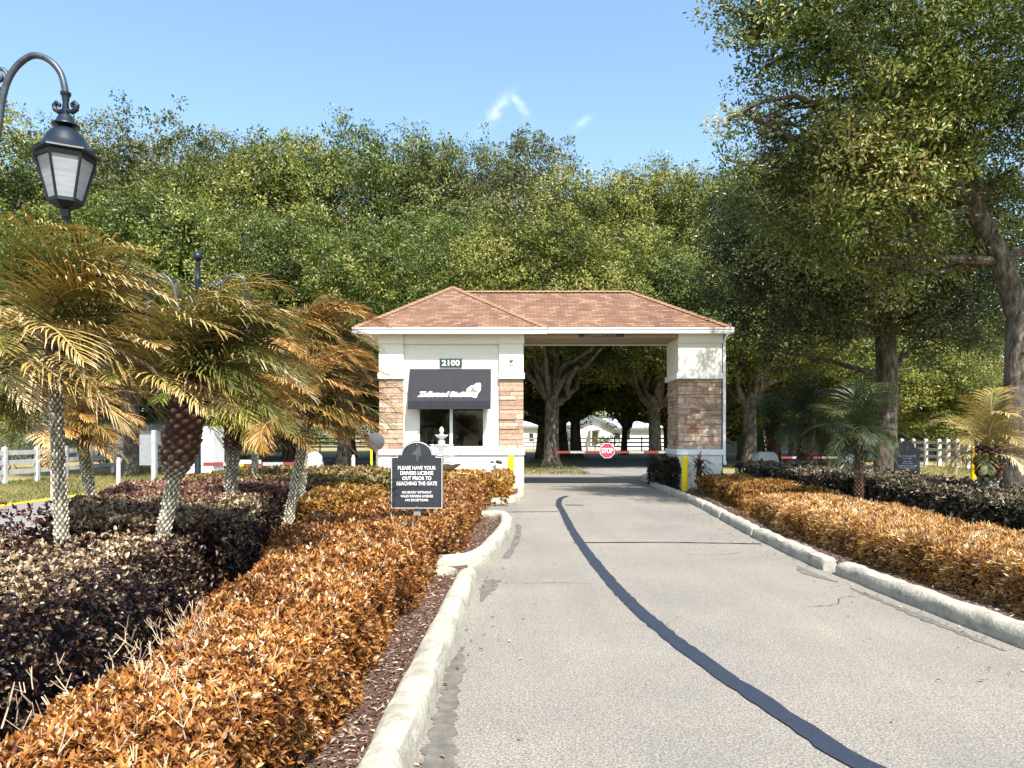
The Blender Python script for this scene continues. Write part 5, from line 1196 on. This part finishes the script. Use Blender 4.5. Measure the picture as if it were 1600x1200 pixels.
# gate cabinet and panel on the exit side
KY = 21.5
k_ = empty('gate_cabinet', (PX(300, KY), KY, 0), 'tall white rounded cabinet behind the lamp post beside the exit lane', 'cabinet')
m = MB(); x0, x1 = PX(277, KY) - k_.location.x, PX(334, KY) - k_.location.x; zt = PZ(666, KY); c = .12
m.prism([(x0, .62), (x1, .62), (x1, zt - c), (x1 - .03, zt - .04), (x1 - c, zt), (x0, zt)], -.0, .8); m.build('upper_body', M['white'], k_, bevel=.01)
m = MB(); m.box(x0 - .1, x1 - .02, -.06, .82, 0, .58); m.build('base', M['white'], k_, bevel=.01)
m = MB(); m.box(x0 - .02, x1, .02, .78, .58, .62); m.build('seam', M['grey'], k_)
pn = empty('sign_panel', (PX(231, KY), KY, 0), 'grey-blue blank panel on a pale post behind the leaning palm', 'panel')
m = MB(); m.box(PX(217, KY) - pn.location.x, PX(236, KY) - pn.location.x, .03, .12, PZ(727, KY), PZ(679, KY)); m.build('panel', M['grey'], pn)
m = MB(); m.box(PX(237, KY) - pn.location.x, PX(243.5, KY) - pn.location.x, -.03, .1, 0, PZ(672, KY)); m.build('post', M['shadedwhite'], pn)

# utility boxes
def ubox(px, y, w_, h, label, mat):
    r_ = empty('utility_box', (PX(px, y), y, 0), label, 'utility box', 'white utility boxes')
    m = MB(); m.prism([(-w_ / 2, 0), (w_ / 2, 0), (w_ / 2, h * .62), (w_ * .36, h * .92), (w_ * .2, h), (-w_ * .38, h), (-w_ / 2, h * .9)], -.3, .3); m.build('housing', mat, r_, bevel=.03)
    m = MB(); m.box(-w_ * .42, -w_ * .3, -.31, -.301, h * .5, h * .8); m.box(.02, .12, -.31, -.301, h * .55, h * .65); m.build('vents', M['black'], r_)
ubox(1197, 22.5, .66, 1.0, 'low white utility box just beyond the dark hedge right of the column', M['siding'])
ubox(1327, 22.5, .48, .93, 'low bluish utility box left of the dark upright trunk', M['siding'])

# ------------------------------------------------------------------ fences
def fence(label, pts, spacing, h, mat, rails=3, name='rail_fence', rail_h=.14, th=.12):
    P = [Vector((x, y, 0)) for x, y in pts]; root = empty(name, tuple(P[0]), label, 'fence'); m = MB(); posts = []
    for i in range(len(P) - 1):
        d = P[i + 1] - P[i]; n = max(1, round(d.length / spacing)); t = d.normalized(); s = Vector((-t.y, t.x, 0))
        for j in range(n + (1 if i == len(P) - 2 else 0)): posts.append((P[i] + d * (j / n), t, s))
        for r_ in range(rails):
            z = h - .08 - rail_h / 2 - r_ * (h - .25) / rails
            a, b_ = P[i] - P[0], P[i + 1] - P[0]; w_ = .022
            off = s * -.0
            vs = [a - s * w_ + off, b_ - s * w_ + off, b_ + s * w_ + off, a + s * w_ + off]
            m.add([Vector((v.x, v.y, z - rail_h / 2)) for v in vs] + [Vector((v.x, v.y, z + rail_h / 2)) for v in vs], [(0, 3, 2, 1), (4, 5, 6, 7), (0, 1, 5, 4), (1, 2, 6, 5), (2, 3, 7, 6), (3, 0, 4, 7)])
    m.build('rails', mat, root)
    for p, t, s in posts:
        q = p - P[0]; m = MB(); w_ = th / 2; vs = [q - t * w_ - s * w_, q + t * w_ - s * w_, q + t * w_ + s * w_, q - t * w_ + s * w_]
        m.add([Vector((v.x, v.y, 0)) for v in vs] + [Vector((v.x, v.y, h)) for v in vs] + [Vector((q.x, q.y, h + .05))], [(0, 3, 2, 1), (0, 1, 5, 4), (1, 2, 6, 5), (2, 3, 7, 6), (3, 0, 4, 7), (4, 5, 8), (5, 6, 8), (6, 7, 8), (7, 4, 8)])
        m.build('fence_post', mat, root)
fence('white three-rail fence in shade beyond the exit lane on the left', [(-15.1, 16), (-15.1, 31), (-19, 44)], 1.55, 1.12, M['fence'])
fence('white three-rail fence on the dry lawn at the right', [(17.2, 21), (19.6, 31), (20.8, 36), (22.0, 52)], 1.35, 1.28, M['fence'], th=.15)
fence('brownish three-rail fence across the road in front of the white houses', [(-24, 64), (2, 68), (24, 66)], 2.4, 1.35, M['darkfence'])
fence('white picket-like fence below the far right houses', [(22, 53), (45, 57)], 1.6, 1.3, M['fence'])

# ------------------------------------------------------------------ houses and cars
def house(label, px0, px1, y, eave, ridge, depth, gable=None, wins=(), rot=0):
    x0, x1 = PX(px0, y), PX(px1, y); ze, zr = PZ(eave, y), PZ(ridge, y); cx = (x0 + x1) / 2
    root = empty('mobile_home', (cx, y, 0), label, 'house', 'white mobile homes'); w_ = (x1 - x0) / 2
    m = MB(); m.box(-w_, w_, 0, depth, 0, ze); m.build('wall', M['siding'], root)
    m = MB(); m.add([(-w_ - .3, -.4, ze), (w_ + .3, -.4, ze), (w_ + .3, depth / 2, zr), (-w_ - .3, depth / 2, zr), (w_ + .3, depth + .4, ze), (-w_ - .3, depth + .4, ze)],
                    [(0, 1, 2, 3), (3, 2, 4, 5), (0, 3, 5), (1, 4, 2), (0, 5, 4, 1)]); m.build('roof', M['metalroof'], root)
    m = MB(); m.box(-w_ - .3, w_ + .3, -.44, -.41, ze - .2, ze + .03); m.build('fascia', M['fascia'], root)
    for (a, b_, c, d) in wins:
        wr = MB(); A, B, C, D = PX(a, y) - cx, PX(b_, y) - cx, PZ(d, y), PZ(c, y); wr.box(A, B, -.05, -.001, C, D, 0); f_ = wr.build('window', M['trim'], root)
        mm = MB(); mm.box(A + .06, B - .06, -.06, -.052, C + .06, D - .06); mm.build('pane', M['darkglass'], f_)
    if gable:
        a, b_, gv, ev = gable; A, B = PX(a, y - 3) - cx, PX(b_, y - 3) - cx; zg, zE = PZ(gv, y - 3), PZ(ev, y - 3); mid = (A + B) / 2
        m = MB(); m.prism([(A, 0), (B, 0), (B, zE), (mid, zg), (A, zE)], -3, -.46); m.build('gable_wall', M['siding'], root)
        m = MB()
        for (p, q) in (((A - .4, zE - .12), (mid, zg + .03)), ((mid, zg + .03), (B + .4, zE - .12))):
            m.prism([(p[0], p[1] - .12), (q[0], q[1] - .12), (q[0], q[1] + .16), (p[0], p[1] + .16)], -3.5, -.3)
        m.build('gable_roof', M['fascia'], root)
        m = MB(); m.prism([(A + 1.6, zE - .55), (B - 1.3, zE - .35), (B - 1.3, zE - .25), (A + 1.6, zE - .45)], -4.2, -3.01); m.build('porch_roof', M['metalroof'], root)
        m = MB(); m.box(A + 1.9, B - 1.6, -3.06, -3.001, .6, zE - .6); m.build('porch_door', M['fascia'], root)
        for xx in (A + 1.7, B - 1.5):
            m = MB(); m.box(xx, xx + .12, -4.15, -4.03, 0, zE - .5); m.build('porch_post', M['trim'], root)
    return root
house('white mobile home with slate-edged gable seen through the drive-through', 893, 1060, 78, 668, 653, 8, (895, 958, 652, 665), [(960, 970, 676, 687), (975, 985, 671, 688)])
house('bluish pale mobile home at the far left of the drive-through opening', 800, 862, 82, 666, 655, 7, None, [(826, 834, 676, 690)])
house('pale mobile home just right of the stone column', 1100, 1172, 64, 664, 650, 7, None, [(1140, 1148, 676, 690)])
house('long white mobile home with bright roof behind the right palm', 1255, 1475, 58, 668, 648, 8, None, [(1280, 1292, 674, 688), (1400, 1412, 674, 688), (1345, 1360, 674, 690)])
house('white mobile home at the right edge behind the big shaded trunk', 1500, 1680, 50, 672, 650, 8, None, [(1530, 1545, 676, 692)])
house('white mobile home at the far left behind the yellow-green shrub', -20, 58, 46, 672, 650, 8, None, [(20, 34, 672, 686)])
house('white mobile home behind the left tree trunk with awning edge', 120, 330, 44, 668, 640, 8, None, [(152, 168, 672, 690), (250, 262, 672, 690)])
def car(label, px, y, mat, rz=0, s=1.0):
    root = empty('parked_car', (PX(px, y), y, 0), label, 'car', 'parked cars', rz); root.scale = (s, s, s)
    body = [(-2.2, .3), (2.2, .3), (2.25, .6), (2.1, .85), (1.2, .95), (.6, 1.42), (-.9, 1.45), (-1.6, 1.0), (-2.15, .92), (-2.25, .6)]
    m = MB(); m.prism(body, -.85, .85); m.build('body', mat, root, bevel=.06)
    m = MB(); m.prism([(1.05, .98), (.55, 1.36), (-.85, 1.38), (-1.4, 1.02)], -.87, .87); m.build('windows', M['darkglass'], root)
    for sx in (-1.35, 1.4):
        for sy in (-.82, .82):
            m = MB(); n = 18; vs = [(sx + .33 * math.cos(2 * PI * i / n), sy + d, .33 + .33 * math.sin(2 * PI * i / n)) for d in (-.1, .1) for i in range(n)]
            m.add(vs, [tuple(range(n)), tuple(range(2 * n - 1, n - 1, -1))] + [(i, (i + 1) % n, (i + 1) % n + n, i + n) for i in range(n)]); m.build('wheel', M['rubber'], root)
    m = MB(); m.box(2.2, 2.27, -.7, -.4, .62, .76); m.build('headlight', M['white'], root); m = MB(); m.box(2.2, 2.27, .4, .7, .62, .76); m.build('headlight', M['white'], root)
car('teal parked car behind the far fence left of the upright oak', 1312, 60, M['teal'], .4)
car('dark-windowed white parked car beside the far left house', 430, 52, M['siding'], .1)
print('objects', len(bpy.data.objects))
